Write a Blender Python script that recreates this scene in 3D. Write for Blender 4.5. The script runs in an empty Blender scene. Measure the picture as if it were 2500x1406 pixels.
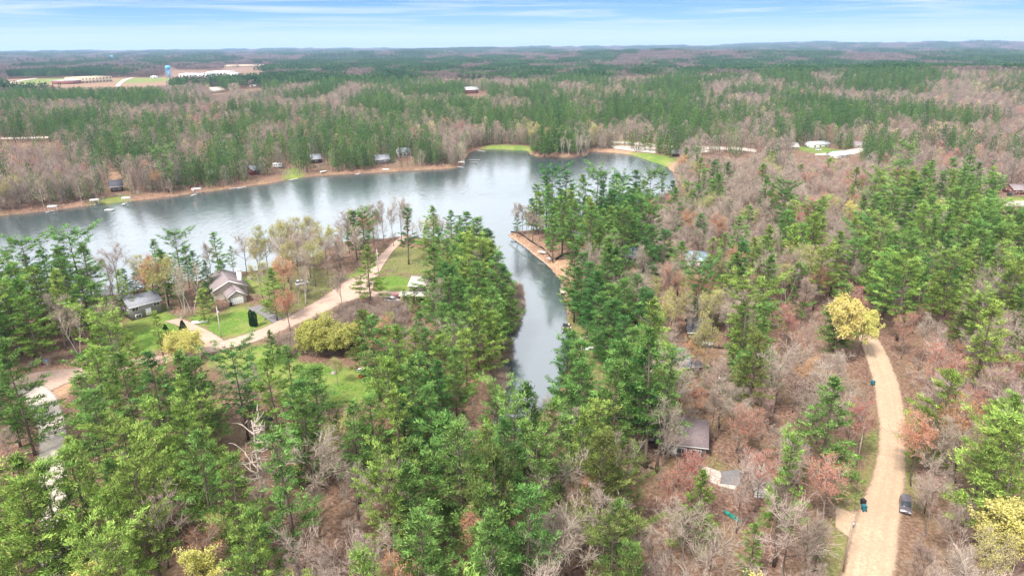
import bpy, math, random
import numpy as np
from mathutils import Vector, Matrix

SC = bpy.context.scene
PI = math.pi
R = math.radians
random.seed(7)
RNG = np.random.default_rng(7)

# ------------------------------------------------------------------ camera
F_PX, CU, CV = 1667.0, 1250.0, 703.0          # focal length and centre in photograph pixels (2500 wide)
PITCH, ROLL, CAM_H, LAND = R(19.55), R(0.37), 82.0, 2.0
_F = np.array([0, math.cos(PITCH), -math.sin(PITCH)])
_R0 = np.array([1.0, 0, 0]); _U0 = np.array([0, math.sin(PITCH), math.cos(PITCH)])
_R = math.cos(ROLL) * _R0 - math.sin(ROLL) * _U0
_U = math.sin(ROLL) * _R0 + math.cos(ROLL) * _U0
cam_d = bpy.data.cameras.new('camera'); cam = bpy.data.objects.new('camera', cam_d)
SC.collection.objects.link(cam); SC.camera = cam
cam_d.sensor_width = 36; cam_d.lens = 36 * F_PX / 2500; cam_d.clip_start = 1; cam_d.clip_end = 90000
M = Matrix.Identity(4)
for i in range(3):
    M[i][0], M[i][1], M[i][2] = _R[i], _U[i], -_F[i]
M[2][3] = CAM_H
cam.matrix_world = M

def G(u, v, z=LAND):
    """where the sight line through photograph pixel (u, v) meets the level z"""
    d = _F + _R * (u - CU) / F_PX - _U * (v - CV) / F_PX
    t = (z - CAM_H) / min(d[2], -1e-4)
    return np.array([d[0] * t, d[1] * t, z])

def project(P):
    P = np.atleast_2d(P) - np.array([0, 0, CAM_H])
    w = P @ _F
    w = np.where(w < 1, 1, w)
    return CU + F_PX * (P @ _R) / w, CV - F_PX * (P @ _U) / w

# ------------------------------------------------------------------ world, sun, exposure
SUN_EL, SUN_AZ = R(52), R(215)                # high, behind and to the left of the camera
W = bpy.data.worlds.new('World'); SC.world = W; W.use_nodes = True
nt = W.node_tree; nt.nodes.clear()
def N(t, ty, **kw):
    n = t.nodes.new(ty)
    for k, v in kw.items():
        if k in n.bl_rna.properties and k != 'inputs':
            setattr(n, k, v)
        else:
            n.inputs[k.replace('_', ' ')].default_value = v
    return n
def ramp(t, fac, stops, interp='LINEAR'):
    n = t.nodes.new('ShaderNodeValToRGB'); cr = n.color_ramp; cr.interpolation = interp
    while len(cr.elements) < len(stops): cr.elements.new(0.5)
    for e, (p, c) in zip(cr.elements, stops):
        e.position = p; e.color = (*c, 1) if len(c) == 3 else c
    t.links.new(fac, n.inputs[0]); return n.outputs[0]
def mathn(t, op, a, b=None, clamp=False):
    n = t.nodes.new('ShaderNodeMath'); n.operation = op; n.use_clamp = clamp
    for i, v in enumerate((a, b)):
        if v is None: continue
        if isinstance(v, (int, float)): n.inputs[i].default_value = v
        else: t.links.new(v, n.inputs[i])
    return n.outputs[0]
def mixc(t, fac, a, b, blend='MIX'):
    n = t.nodes.new('ShaderNodeMix'); n.data_type = 'RGBA'; n.blend_type = blend
    for k, v in ((0, fac), (6, a), (7, b)):
        if isinstance(v, (int, float)): n.inputs[k].default_value = v
        elif isinstance(v, tuple): n.inputs[k].default_value = (*v, 1)
        else: t.links.new(v, n.inputs[k])
    return n.outputs[2]

sky = N(nt, 'ShaderNodeTexSky', sky_type='NISHITA', sun_disc=False, sun_elevation=SUN_EL, sun_rotation=SUN_AZ, altitude=300.0)
sky_s = mixc(nt, 1.0, sky.outputs[0], (0.10, 0.10, 0.10), 'MULTIPLY')
tc = nt.nodes.new('ShaderNodeTexCoord'); sp = nt.nodes.new('ShaderNodeSeparateXYZ')
nt.links.new(tc.outputs['Generated'], sp.inputs[0])
el = sp.outputs[2]
grad = ramp(nt, mathn(nt, 'MULTIPLY', el, 4.0, True), [(0.0, (0.50, 0.61, 0.66)), (0.05, (0.42, 0.57, 0.66)), (0.13, (0.20, 0.41, 0.62)), (0.28, (0.065, 0.24, 0.56)), (1.0, (0.06, 0.20, 0.50))])
base = mixc(nt, 0.12, grad, sky_s)
# streaky high cloud, laid out on a level sheet above the ground
den = mathn(nt, 'ADD', el, 0.012)
cx = mathn(nt, 'DIVIDE', sp.outputs[0], den); cy = mathn(nt, 'DIVIDE', sp.outputs[1], den)
cb = nt.nodes.new('ShaderNodeCombineXYZ')
nt.links.new(mathn(nt, 'MULTIPLY', cx, 0.16), cb.inputs[0]); nt.links.new(mathn(nt, 'MULTIPLY', cy, 0.24), cb.inputs[1])
n1 = N(nt, 'ShaderNodeTexNoise', Scale=1.0, Detail=7.0, Roughness=0.62, Distortion=0.6)
nt.links.new(cb.outputs[0], n1.inputs['Vector'])
wisp = ramp(nt, n1.outputs[0], [(0.46, (0, 0, 0)), (0.72, (1, 1, 1))])
low = ramp(nt, el, [(0.0, (0.0, 0, 0)), (0.012, (0.25, 0.25, 0.25)), (0.04, (1, 1, 1))])
c1 = mixc(nt, mathn(nt, 'MULTIPLY', mathn(nt, 'MULTIPLY', wisp, low), 0.85), base, (0.58, 0.63, 0.67))
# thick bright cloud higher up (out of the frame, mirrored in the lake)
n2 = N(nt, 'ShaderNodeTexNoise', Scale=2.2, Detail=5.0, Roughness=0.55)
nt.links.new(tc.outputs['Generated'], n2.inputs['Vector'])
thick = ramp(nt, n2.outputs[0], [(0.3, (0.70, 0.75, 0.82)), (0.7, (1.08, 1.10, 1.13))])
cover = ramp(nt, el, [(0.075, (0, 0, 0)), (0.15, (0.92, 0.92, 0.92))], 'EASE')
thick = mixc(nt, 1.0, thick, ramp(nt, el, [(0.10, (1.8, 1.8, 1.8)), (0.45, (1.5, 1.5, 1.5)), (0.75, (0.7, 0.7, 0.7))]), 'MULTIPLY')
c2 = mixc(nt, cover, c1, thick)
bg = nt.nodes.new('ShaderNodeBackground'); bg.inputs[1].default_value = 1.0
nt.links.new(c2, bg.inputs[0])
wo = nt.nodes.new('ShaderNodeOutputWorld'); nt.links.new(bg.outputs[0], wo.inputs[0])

sd = bpy.data.lights.new('sun', 'SUN'); sd.energy = 3.9; sd.angle = R(10); sd.color = (1.0, 0.95, 0.88)
sun = bpy.data.objects.new('sun', sd); SC.collection.objects.link(sun)
sv = Vector((math.sin(SUN_AZ) * math.cos(SUN_EL), math.cos(SUN_AZ) * math.cos(SUN_EL), math.sin(SUN_EL)))
sun.rotation_euler = sv.to_track_quat('Z', 'Y').to_euler(); sun.location = (0, 0, 300)
vs = SC.view_settings; vs.view_transform = 'Standard'; vs.look = 'None'; vs.exposure = 0.74; vs.gamma = 1
cy_ = SC.cycles
cy_.use_denoising = True; cy_.max_bounces = 5; cy_.diffuse_bounces = 3; cy_.glossy_bounces = 2
cy_.transmission_bounces = 2; cy_.transparent_max_bounces = 4; cy_.volume_bounces = 0
cy_.use_adaptive_sampling = True; cy_.adaptive_threshold = 0.02
cy_.caustics_reflective = False; cy_.caustics_refractive = False

# ------------------------------------------------------------------ materials
def mat(name, col, rough=0.8, col2=None, scale=1.0, bump=0.0, detail=4.0, coords='Object', metallic=0.0, spec=0.3, lo=0.35, hi=0.65):
    m = bpy.data.materials.new(name); m.use_nodes = True; t = m.node_tree
    b = t.nodes['Principled BSDF']; b.inputs['Roughness'].default_value = rough
    b.inputs['Metallic'].default_value = metallic; b.inputs['Specular IOR Level'].default_value = spec
    if col2 is None:
        col2 = tuple(c * 0.8 for c in col)
    tcn = t.nodes.new('ShaderNodeTexCoord')
    no = N(t, 'ShaderNodeTexNoise', Scale=scale, Detail=detail, Roughness=0.6)
    t.links.new(tcn.outputs[coords], no.inputs['Vector'])
    t.links.new(ramp(t, no.outputs[0], [(lo, col2), (hi, col)]), b.inputs['Base Color'])
    if bump:
        bn = N(t, 'ShaderNodeBump', Strength=bump, Distance=0.1)
        t.links.new(no.outputs[0], bn.inputs['Height']); t.links.new(bn.outputs[0], b.inputs['Normal'])
    return m

def leafmat(name, ca, cb_, transl=0.16, var=0.35):
    """leaf or needle colour: differs from blade to blade and from tree to tree"""
    m = bpy.data.materials.new(name); m.use_nodes = True; t = m.node_tree; t.nodes.clear()
    ge = t.nodes.new('ShaderNodeNewGeometry'); oi = t.nodes.new('ShaderNodeObjectInfo')
    c = mixc(t, ge.outputs['Random Per Island'], ca, cb_)
    hs = t.nodes.new('ShaderNodeHueSaturation')
    t.links.new(mathn(t, 'ADD', mathn(t, 'MULTIPLY', oi.outputs['Random'], -0.030), 0.508), hs.inputs['Hue'])
    rv = mathn(t, 'FRACT', mathn(t, 'MULTIPLY', oi.outputs['Random'], 17.3))
    at = t.nodes.new('ShaderNodeAttribute'); at.attribute_name = 'tone'     # random per plume, pale new growth outside; shade inside the crown painted in
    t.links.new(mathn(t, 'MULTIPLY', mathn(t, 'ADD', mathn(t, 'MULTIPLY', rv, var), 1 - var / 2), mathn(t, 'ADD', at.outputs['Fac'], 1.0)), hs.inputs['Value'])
    t.links.new(c, hs.inputs['Color'])
    d = t.nodes.new('ShaderNodeBsdfDiffuse'); tr = t.nodes.new('ShaderNodeBsdfTranslucent')
    t.links.new(hs.outputs[0], d.inputs[0]); t.links.new(hs.outputs[0], tr.inputs[0])
    mx = t.nodes.new('ShaderNodeMixShader'); mx.inputs[0].default_value = transl
    t.links.new(d.outputs[0], mx.inputs[1]); t.links.new(tr.outputs[0], mx.inputs[2])
    o = t.nodes.new('ShaderNodeOutputMaterial'); t.links.new(mx.outputs[0], o.inputs[0])
    return m

MT = {}
MT['pine_a'] = leafmat('needles_yellow_green', (0.130, 0.265, 0.050), (0.370, 0.480, 0.120))
MT['pine_b'] = leafmat('needles_green', (0.078, 0.205, 0.050), (0.250, 0.410, 0.110))
MT['pine_c'] = leafmat('needles_deep_green', (0.040, 0.140, 0.042), (0.145, 0.300, 0.082))
MT['pine_d'] = leafmat('needles_olive', (0.110, 0.170, 0.045), (0.230, 0.260, 0.080))
MT['twig'] = leafmat('twigs_grey_brown', (0.260, 0.210, 0.165), (0.520, 0.435, 0.360), 0.0, 0.3)
MT['twig_dark'] = leafmat('twigs_brown', (0.210, 0.160, 0.125), (0.430, 0.345, 0.280), 0.0, 0.3)
MT['twig_pink'] = leafmat('twigs_pinkish', (0.280, 0.200, 0.165), (0.500, 0.385, 0.325), 0.0, 0.3)
MT['bark'] = leafmat('bark_brown', (0.110, 0.085, 0.068), (0.150, 0.115, 0.095), 0.0, 0.5)
MT['bark_grey'] = leafmat('bark_grey', (0.190, 0.160, 0.135), (0.260, 0.225, 0.195), 0.0, 0.4)
MT['bark_white'] = leafmat('bark_birch', (0.40, 0.37, 0.33), (0.50, 0.46, 0.41), 0.0, 0.15)
MT['dead'] = leafmat('bleached_dead_wood', (0.40, 0.33, 0.28), (0.50, 0.43, 0.37), 0.0, 0.1)
MT['bud_red'] = leafmat('buds_red', (0.42, 0.150, 0.085), (0.58, 0.260, 0.160))
MT['bud_orange'] = leafmat('buds_orange', (0.46, 0.210, 0.085), (0.58, 0.310, 0.150))
MT['bud_yellow'] = leafmat('leaves_yellow', (0.56, 0.53, 0.130), (0.76, 0.71, 0.270))
MT['bud_olive'] = leafmat('leaves_young_green', (0.34, 0.36, 0.080), (0.54, 0.54, 0.170))
MT['bud_tan'] = leafmat('buds_tan', (0.36, 0.250, 0.170), (0.46, 0.350, 0.250))
MT['far_twig'] = leafmat('far_twigs', (0.190, 0.155, 0.130), (0.360, 0.300, 0.255), 0.0, 0.5)
MT['far_twig_warm'] = leafmat('far_twigs_warm', (0.220, 0.155, 0.135), (0.380, 0.290, 0.255), 0.0, 0.4)
MT['mid_a'] = leafmat('far_needles_green', (0.060, 0.135, 0.040), (0.155, 0.260, 0.075), 0.2, 0.5)
MT['mid_b'] = leafmat('far_needles_dark', (0.035, 0.095, 0.036), (0.105, 0.195, 0.068), 0.2, 0.5)
MT['can_a'] = leafmat('canopy_needles', (0.020, 0.060, 0.026), (0.060, 0.130, 0.048), 0.1, 0.6)
MT['can_b'] = leafmat('canopy_twigs', (0.120, 0.092, 0.078), (0.230, 0.185, 0.155), 0.0, 0.5)
MT['can_c'] = leafmat('canopy_twigs_pink', (0.150, 0.108, 0.095), (0.280, 0.215, 0.185), 0.0, 0.5)
MT['cedar'] = leafmat('cedar_leaves', (0.020, 0.070, 0.028), (0.045, 0.125, 0.045))

# ------------------------------------------------------------------ object helpers
def tag(o, label=None, cat=None, group=None, kind=None):
    if label: o['label'] = label
    if cat: o['category'] = cat
    if group: o['group'] = group
    if kind: o['kind'] = kind
    return o
def empty(name, loc, rz=0.0, label=None, cat=None, group=None, sc=1.0):
    o = bpy.data.objects.new(name, None); SC.collection.objects.link(o)
    o.location = loc; o.rotation_euler = (0, 0, rz); o.scale = (sc, sc, sc); o.empty_display_size = 0.5
    return tag(o, label, cat, group)

class MB:
    """collects faces and links them as one mesh object"""
    def __init__(s): s.v = []; s.f = []; s.m = []; s.n = 0; s.uv = None
    def add(s, V, F, mi=0):
        V = np.asarray(V, float).reshape(-1, 3)
        s.v.append(V); k = s.n
        for f in F: s.f.append(tuple(i + k for i in f)); s.m.append(mi)
        s.n += len(V)
    def quads(s, V, mi=0):
        """V: (n,4,3) array, one separate quad each"""
        V = np.asarray(V, float); n = len(V); k = s.n
        s.v.append(V.reshape(-1, 3))
        s.f.extend(map(tuple, (np.arange(n * 4).reshape(n, 4) + k).tolist())); s.m.extend([mi] * n); s.n += 4 * n
    def box(s, c, d, rz=0.0, mi=0, top=None):
        x, y, z = d[0] / 2, d[1] / 2, d[2] / 2
        tx, ty = (x, y) if top is None else (x * top[0], y * top[1])
        V = np.array([(-x, -y, -z), (x, -y, -z), (x, y, -z), (-x, y, -z), (-tx, -ty, z), (tx, -ty, z), (tx, ty, z), (-tx, ty, z)])
        cr, sr = math.cos(rz), math.sin(rz)
        V = np.c_[V[:, 0] * cr - V[:, 1] * sr, V[:, 0] * sr + V[:, 1] * cr, V[:, 2]] + np.array(c)
        s.add(V, [(0, 3, 2, 1), (4, 5, 6, 7), (0, 1, 5, 4), (1, 2, 6, 5), (2, 3, 7, 6), (3, 0, 4, 7)], mi)
    def tube(s, P, rad, sides=5, mi=0, cap=True):
        P = np.asarray(P, float); n = len(P)
        rad = np.broadcast_to(rad, (n,)) if np.ndim(rad) else np.full(n, rad)
        T = np.gradient(P, axis=0); T /= np.linalg.norm(T, axis=1)[:, None] + 1e-9
        a = np.array([0, 0, 1.0]) if abs(T[0][2]) < 0.9 else np.array([1.0, 0, 0])
        A = np.cross(T, a); A /= np.linalg.norm(A, axis=1)[:, None] + 1e-9
        B = np.cross(T, A)
        th = np.arange(sides) * 2 * PI / sides
        V = P[:, None] + rad[:, None, None] * (np.cos(th)[None, :, None] * A[:, None] + np.sin(th)[None, :, None] * B[:, None])
        F = [(i * sides + j, i * sides + (j + 1) % sides, (i + 1) * sides + (j + 1) % sides, (i + 1) * sides + j) for i in range(n - 1) for j in range(sides)]
        if cap: F += [tuple(range(sides))[::-1], tuple((n - 1) * sides + j for j in range(sides))]
        s.add(V.reshape(-1, 3), F, mi)
    def prism(s, poly, z0, z1, mi=0):
        n = len(poly)
        V = [(p[0], p[1], z0) for p in poly] + [(p[0], p[1], z1) for p in poly]
        s.add(V, [tuple(range(n))[::-1], tuple(range(n, 2 * n))] + [(i, (i + 1) % n, n + (i + 1) % n, n + i) for i in range(n)], mi)
    def mesh(s, name, mats):
        V = np.concatenate(s.v) if s.v else np.zeros((0, 3))
        me = bpy.data.meshes.new(name)
        lens = np.fromiter((len(f) for f in s.f), np.int32, len(s.f))
        idx = np.fromiter((i for f in s.f for i in f), np.int32, int(lens.sum()))
        me.vertices.add(len(V)); me.vertices.foreach_set('co', V.astype(np.float32).ravel())
        me.loops.add(len(idx)); me.loops.foreach_set('vertex_index', idx)
        me.polygons.add(len(lens)); st = np.zeros(len(lens), np.int32); st[1:] = np.cumsum(lens)[:-1]
        me.polygons.foreach_set('loop_start', st); me.polygons.foreach_set('loop_total', lens)
        for m in (mats if isinstance(mats, (list, tuple)) else [mats]): me.materials.append(m)
        me.polygons.foreach_set('material_index', np.array(s.m, np.int32))
        me.update(calc_edges=True); me.validate()
        return me
    def build(s, name, mats, parent=None, bevel=0.0):
        o = bpy.data.objects.new(name, s.mesh(name, mats)); SC.collection.objects.link(o)
        if parent is not None: o.parent = parent
        if bevel:
            b = o.modifiers.new('bevel', 'BEVEL'); b.width = bevel; b.segments = 2; b.limit_method = 'ANGLE'
        return o

# ------------------------------------------------------------------ numeric noise, polygons
_perm = np.random.default_rng(3).random((256, 256))
def vnoise(x, y):
    xi = np.floor(x).astype(int); yi = np.floor(y).astype(int); fx = x - xi; fy = y - yi
    fx = fx * fx * (3 - 2 * fx); fy = fy * fy * (3 - 2 * fy)
    g = lambda a, b: _perm[a & 255, b & 255]
    return (g(xi, yi) * (1 - fx) + g(xi + 1, yi) * fx) * (1 - fy) + (g(xi, yi + 1) * (1 - fx) + g(xi + 1, yi + 1) * fx) * fy
def fbm(x, y, o=4):
    s, a, t = 0, 1.0, 0
    for i in range(o):
        s = s + a * vnoise(x + 17.3 * i, y - 9.1 * i); t += a; a *= 0.5; x = x * 2.03; y = y * 2.03
    return s / t
def inpoly(poly, X, Y):
    X = np.asarray(X, float); Y = np.asarray(Y, float); c = np.zeros(X.shape, bool); n = len(poly)
    for i in range(n):
        x1, y1 = poly[i][:2]; x2, y2 = poly[(i + 1) % n][:2]
        if y1 == y2: continue
        c ^= ((y1 > Y) != (y2 > Y)) & (X < (x2 - x1) * (Y - y1) / (y2 - y1) + x1)
    return c
def sdist(poly, X, Y, far=40.0):
    """signed distance (positive inside), only worked out near the polygon"""
    P = np.array([p[:2] for p in poly]); out = np.full(X.shape, -far)
    box = (X > P[:, 0].min() - far) & (X < P[:, 0].max() + far) & (Y > P[:, 1].min() - far) & (Y < P[:, 1].max() + far)
    x, y = X[box], Y[box]
    if not len(x): return out
    d = np.full(x.shape, 1e9)
    for i in range(len(P)):
        a, b = P[i], P[(i + 1) % len(P)]; ab = b - a
        t = np.clip(((x - a[0]) * ab[0] + (y - a[1]) * ab[1]) / (ab @ ab + 1e-9), 0, 1)
        d = np.minimum(d, np.hypot(x - a[0] - t * ab[0], y - a[1] - t * ab[1]))
    out[box] = np.where(inpoly(P, x, y), d, -d)
    return out
def smooth(poly, k=3, closed=True):
    P = np.array(poly, float)[:, :2]; n = len(P); out = []
    rng_ = range(n if closed else n - 1)
    for i in rng_:
        if closed: p0, p1, p2, p3 = P[i - 1], P[i], P[(i + 1) % n], P[(i + 2) % n]
        else: p0, p1, p2, p3 = P[max(i - 1, 0)], P[i], P[i + 1], P[min(i + 2, n - 1)]
        for j in range(k):
            t = j / k
            out.append(0.5 * (2 * p1 + (p2 - p0) * t + (2 * p0 - 5 * p1 + 4 * p2 - p3) * t * t + (3 * p1 - p0 - 3 * p2 + p3) * t ** 3))
    if not closed: out.append(P[-1])
    return np.array(out)
def W_(pts, z=LAND, k=3, closed=True):
    return smooth([G(u, v, z)[:2] for u, v in pts], k, closed)

LAKE_PX = [(-900, 610), (-300, 562), (0, 527), (60, 521), (120, 514), (200, 504), (250, 499), (300, 493), (345, 488), (400, 482), (470, 473), (530, 465), (600, 455), (650, 449), (700, 439), (760, 431), (830, 426), (900, 423),
           (960, 419), (1040, 415), (1105, 411), (1132, 404), (1133, 392), (1142, 378), (1160, 368), (1200, 364), (1250, 366), (1285, 368), (1296, 378), (1322, 383), (1400, 384), (1430, 380), (1446, 371), (1500, 373), (1545, 379),
           (1580, 391), (1612, 401), (1634, 412), (1650, 440), (1645, 480), (1628, 520), (1570, 545), (1480, 553), (1400, 558), (1310, 566), (1250, 571), (1241, 576), (1266, 592), (1310, 627), (1350, 662), (1368, 690), (1373, 715), (1381, 760), (1386, 800),
           (1392, 830), (1387, 870), (1370, 930), (1335, 990), (1285, 1040), (1235, 1056), (1205, 1040), (1206, 990), (1216, 940), (1226, 880), (1236, 830), (1254, 785), (1262, 740), (1256, 700), (1228, 665), (1190, 630), (1140, 602), (1080, 592),
           (1000, 583), (920, 588), (850, 593), (800, 606), (760, 629), (700, 650), (640, 664), (570, 670), (520, 686), (430, 695), (360, 706), (300, 722), (250, 728), (180, 743), (80, 758), (0, 768), (-300, 800), (-900, 870)]
LAKE = W_(LAKE_PX, 0.0, 3)

# far relief: (photo x, distance, width across, width along, height)
HILLS = [(1700, 4300, 900, 500, 42), (2480, 1500, 520, 420, 20), (2150, 9500, 1500, 900, 45), (2480, 10500, 1900, 1000, 55), (1500, 11000, 3500, 900, 28), (1950, 11500, 1500, 900, 42),
         (620, 12500, 3000, 900, 22), (1180, 8000, 900, 500, 24), (920, 5200, 500, 300, 16)]
def height(X, Y):
    X = np.asarray(X, float); Y = np.asarray(Y, float); D = np.hypot(X, Y)
    a = np.clip((D - 2100) / 2500, 0, 1)
    z = LAND + a * (fbm(X / 1100 + 5, Y / 700 + 3, 3) - 0.5) * 34
    for (u, d, wx, wy, h) in HILLS:
        th = math.atan2(u - CU, F_PX / math.cos(PITCH) * 1.0)
        hx, hy = d * math.sin(th), d * math.cos(th)
        rx = (X - hx) * math.cos(th) - (Y - hy) * math.sin(th); ry = (X - hx) * math.sin(th) + (Y - hy) * math.cos(th)
        z = z + np.clip((D - 700) / 500, 0, 1) * h * np.exp(-(rx / wx) ** 2 - (ry / wy) ** 2) * (0.8 + 0.4 * fbm(X / 500, Y / 500, 2))
    return z

# ------------------------------------------------------------------ what covers the ground (photograph pixels on the ground)
LAWN = [  # (polygon, strength)
    ([(300, 790), (345, 775), (400, 745), (420, 770), (470, 790), (545, 828), (650, 800), (690, 775), (640, 760), (600, 745), (560, 750), (530, 770), (480, 770), (450, 800), (500, 850), (480, 860), (420, 850), (330, 870), (300, 840)], 1.0),
    ([(520, 870), (640, 838), (700, 850), (720, 880), (820, 890), (900, 900), (960, 930), (940, 960), (860, 985), (780, 985), (700, 960), (600, 940), (540, 905)], 1.0),
    ([(905, 690), (960, 668), (1040, 690), (1030, 715), (960, 714), (915, 706)], 1.0),
    ([(840, 678), (870, 662), (900, 660), (885, 674)], 0.9),
    ([(560, 690), (600, 672), (680, 668), (700, 690), (660, 720), (620, 715), (600, 700)], 0.9),
    ([(1185, 356), (1240, 354), (1290, 358), (1300, 368), (1240, 366), (1195, 362)], 0.9),
    ([(1535, 372), (1580, 374), (1640, 382), (1650, 392), (1620, 402), (1585, 392), (1550, 380)], 1.0),
    ([(1495, 345), (1540, 345), (1545, 352), (1500, 353)], 0.9),
    ([(1940, 360), (1990, 358), (2060, 368), (2090, 375), (2060, 378), (1980, 374)], 0.9),
    ([(900, 655), (960, 605), (1080, 620), (1100, 720), (1010, 740), (1045, 690), (960, 662)], 0.5), ([(640, 655), (740, 650), (820, 672), (800, 715), (700, 768), (650, 740)], 0.5),
    ([(2455, 480), (2520, 482), (2520, 497), (2460, 495)], 0.9),
    ([(235, 486), (300, 478), (310, 490), (260, 498), (235, 497)], 0.7),
    ([(695, 420), (720, 410), (740, 425), (730, 434), (705, 438)], 1.0),
    ([(1390, 760), (1430, 770), (1460, 860), (1480, 920), (1440, 960), (1400, 900), (1395, 830)], 0.55),
    ([(60, 194), (170, 190), (190, 200), (60, 206)], 0.75), ([(300, 192), (390, 190), (420, 196), (360, 202), (290, 203)], 0.75),
    ([(2135, 1010), (2150, 1010), (2142, 1120), (2120, 1190), (2100, 1240), (2050, 1240), (2110, 1160)], 0.65),
    ([(2208, 1020), (2224, 1020), (2224, 1180), (2212, 1230), (2204, 1180)], 0.75),
    ([(2040, 1290), (2090, 1300), (2060, 1380), (2045, 1420), (2010, 1420)], 0.6),
    ([(1700, 1100), (1745, 1120), (1760, 1150), (1720, 1150)], 0.35),
]
SAND = [  # bare sandy or orange ground
    ([(1241, 572), (1262, 572), (1300, 598), (1345, 635), (1395, 632), (1400, 655), (1368, 680), (1345, 655), (1300, 618), (1262, 592)], 1.0),
    ([(1262, 570), (1400, 590), (1400, 625), (1350, 630), (1300, 600)], 0.45),
    ([(1130, 930), (1180, 900), (1212, 920), (1195, 1000), (1140, 1020), (1115, 990)], 0.8),
    ([(30, 905), (200, 895), (330, 885), (330, 910), (200, 930), (150, 990), (60, 960), (30, 930)], 1.0),
    ([(265, 420), (290, 418), (292, 440), (268, 442)], 0.9),
    ([(0, 522), (120, 508), (300, 486), (470, 466), (600, 448), (700, 432), (830, 420), (1000, 412), (1140, 404), (1140, 412), (1000, 422), (600, 462), (300, 500), (0, 535)], 0.22),
    ([(1450, 366), (1540, 366), (1640, 394), (1700, 388), (1700, 405), (1620, 412), (1540, 384), (1450, 374)], 0.8),
    ([(0, 196), (60, 192), (200, 186), (300, 190), (420, 188), (430, 205), (300, 212), (0, 214)], 0.35),
    ([(700, 392), (740, 392), (745, 405), (700, 408)], 0.6),
    ([(1500, 345), (1720, 352), (1720, 372), (1560, 368), (1480, 352)], 0.45),
    ([(430, 172), (660, 160), (680, 190), (560, 200), (440, 195)], 0.18),
    ([(1380, 640), (1410, 650), (1400, 730), (1378, 700)], 0.5),
]
for L_ in (LAWN, SAND):
    for i, (p, s_) in enumerate(L_): L_[i] = (W_(p, LAND, 3), s_)

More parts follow.
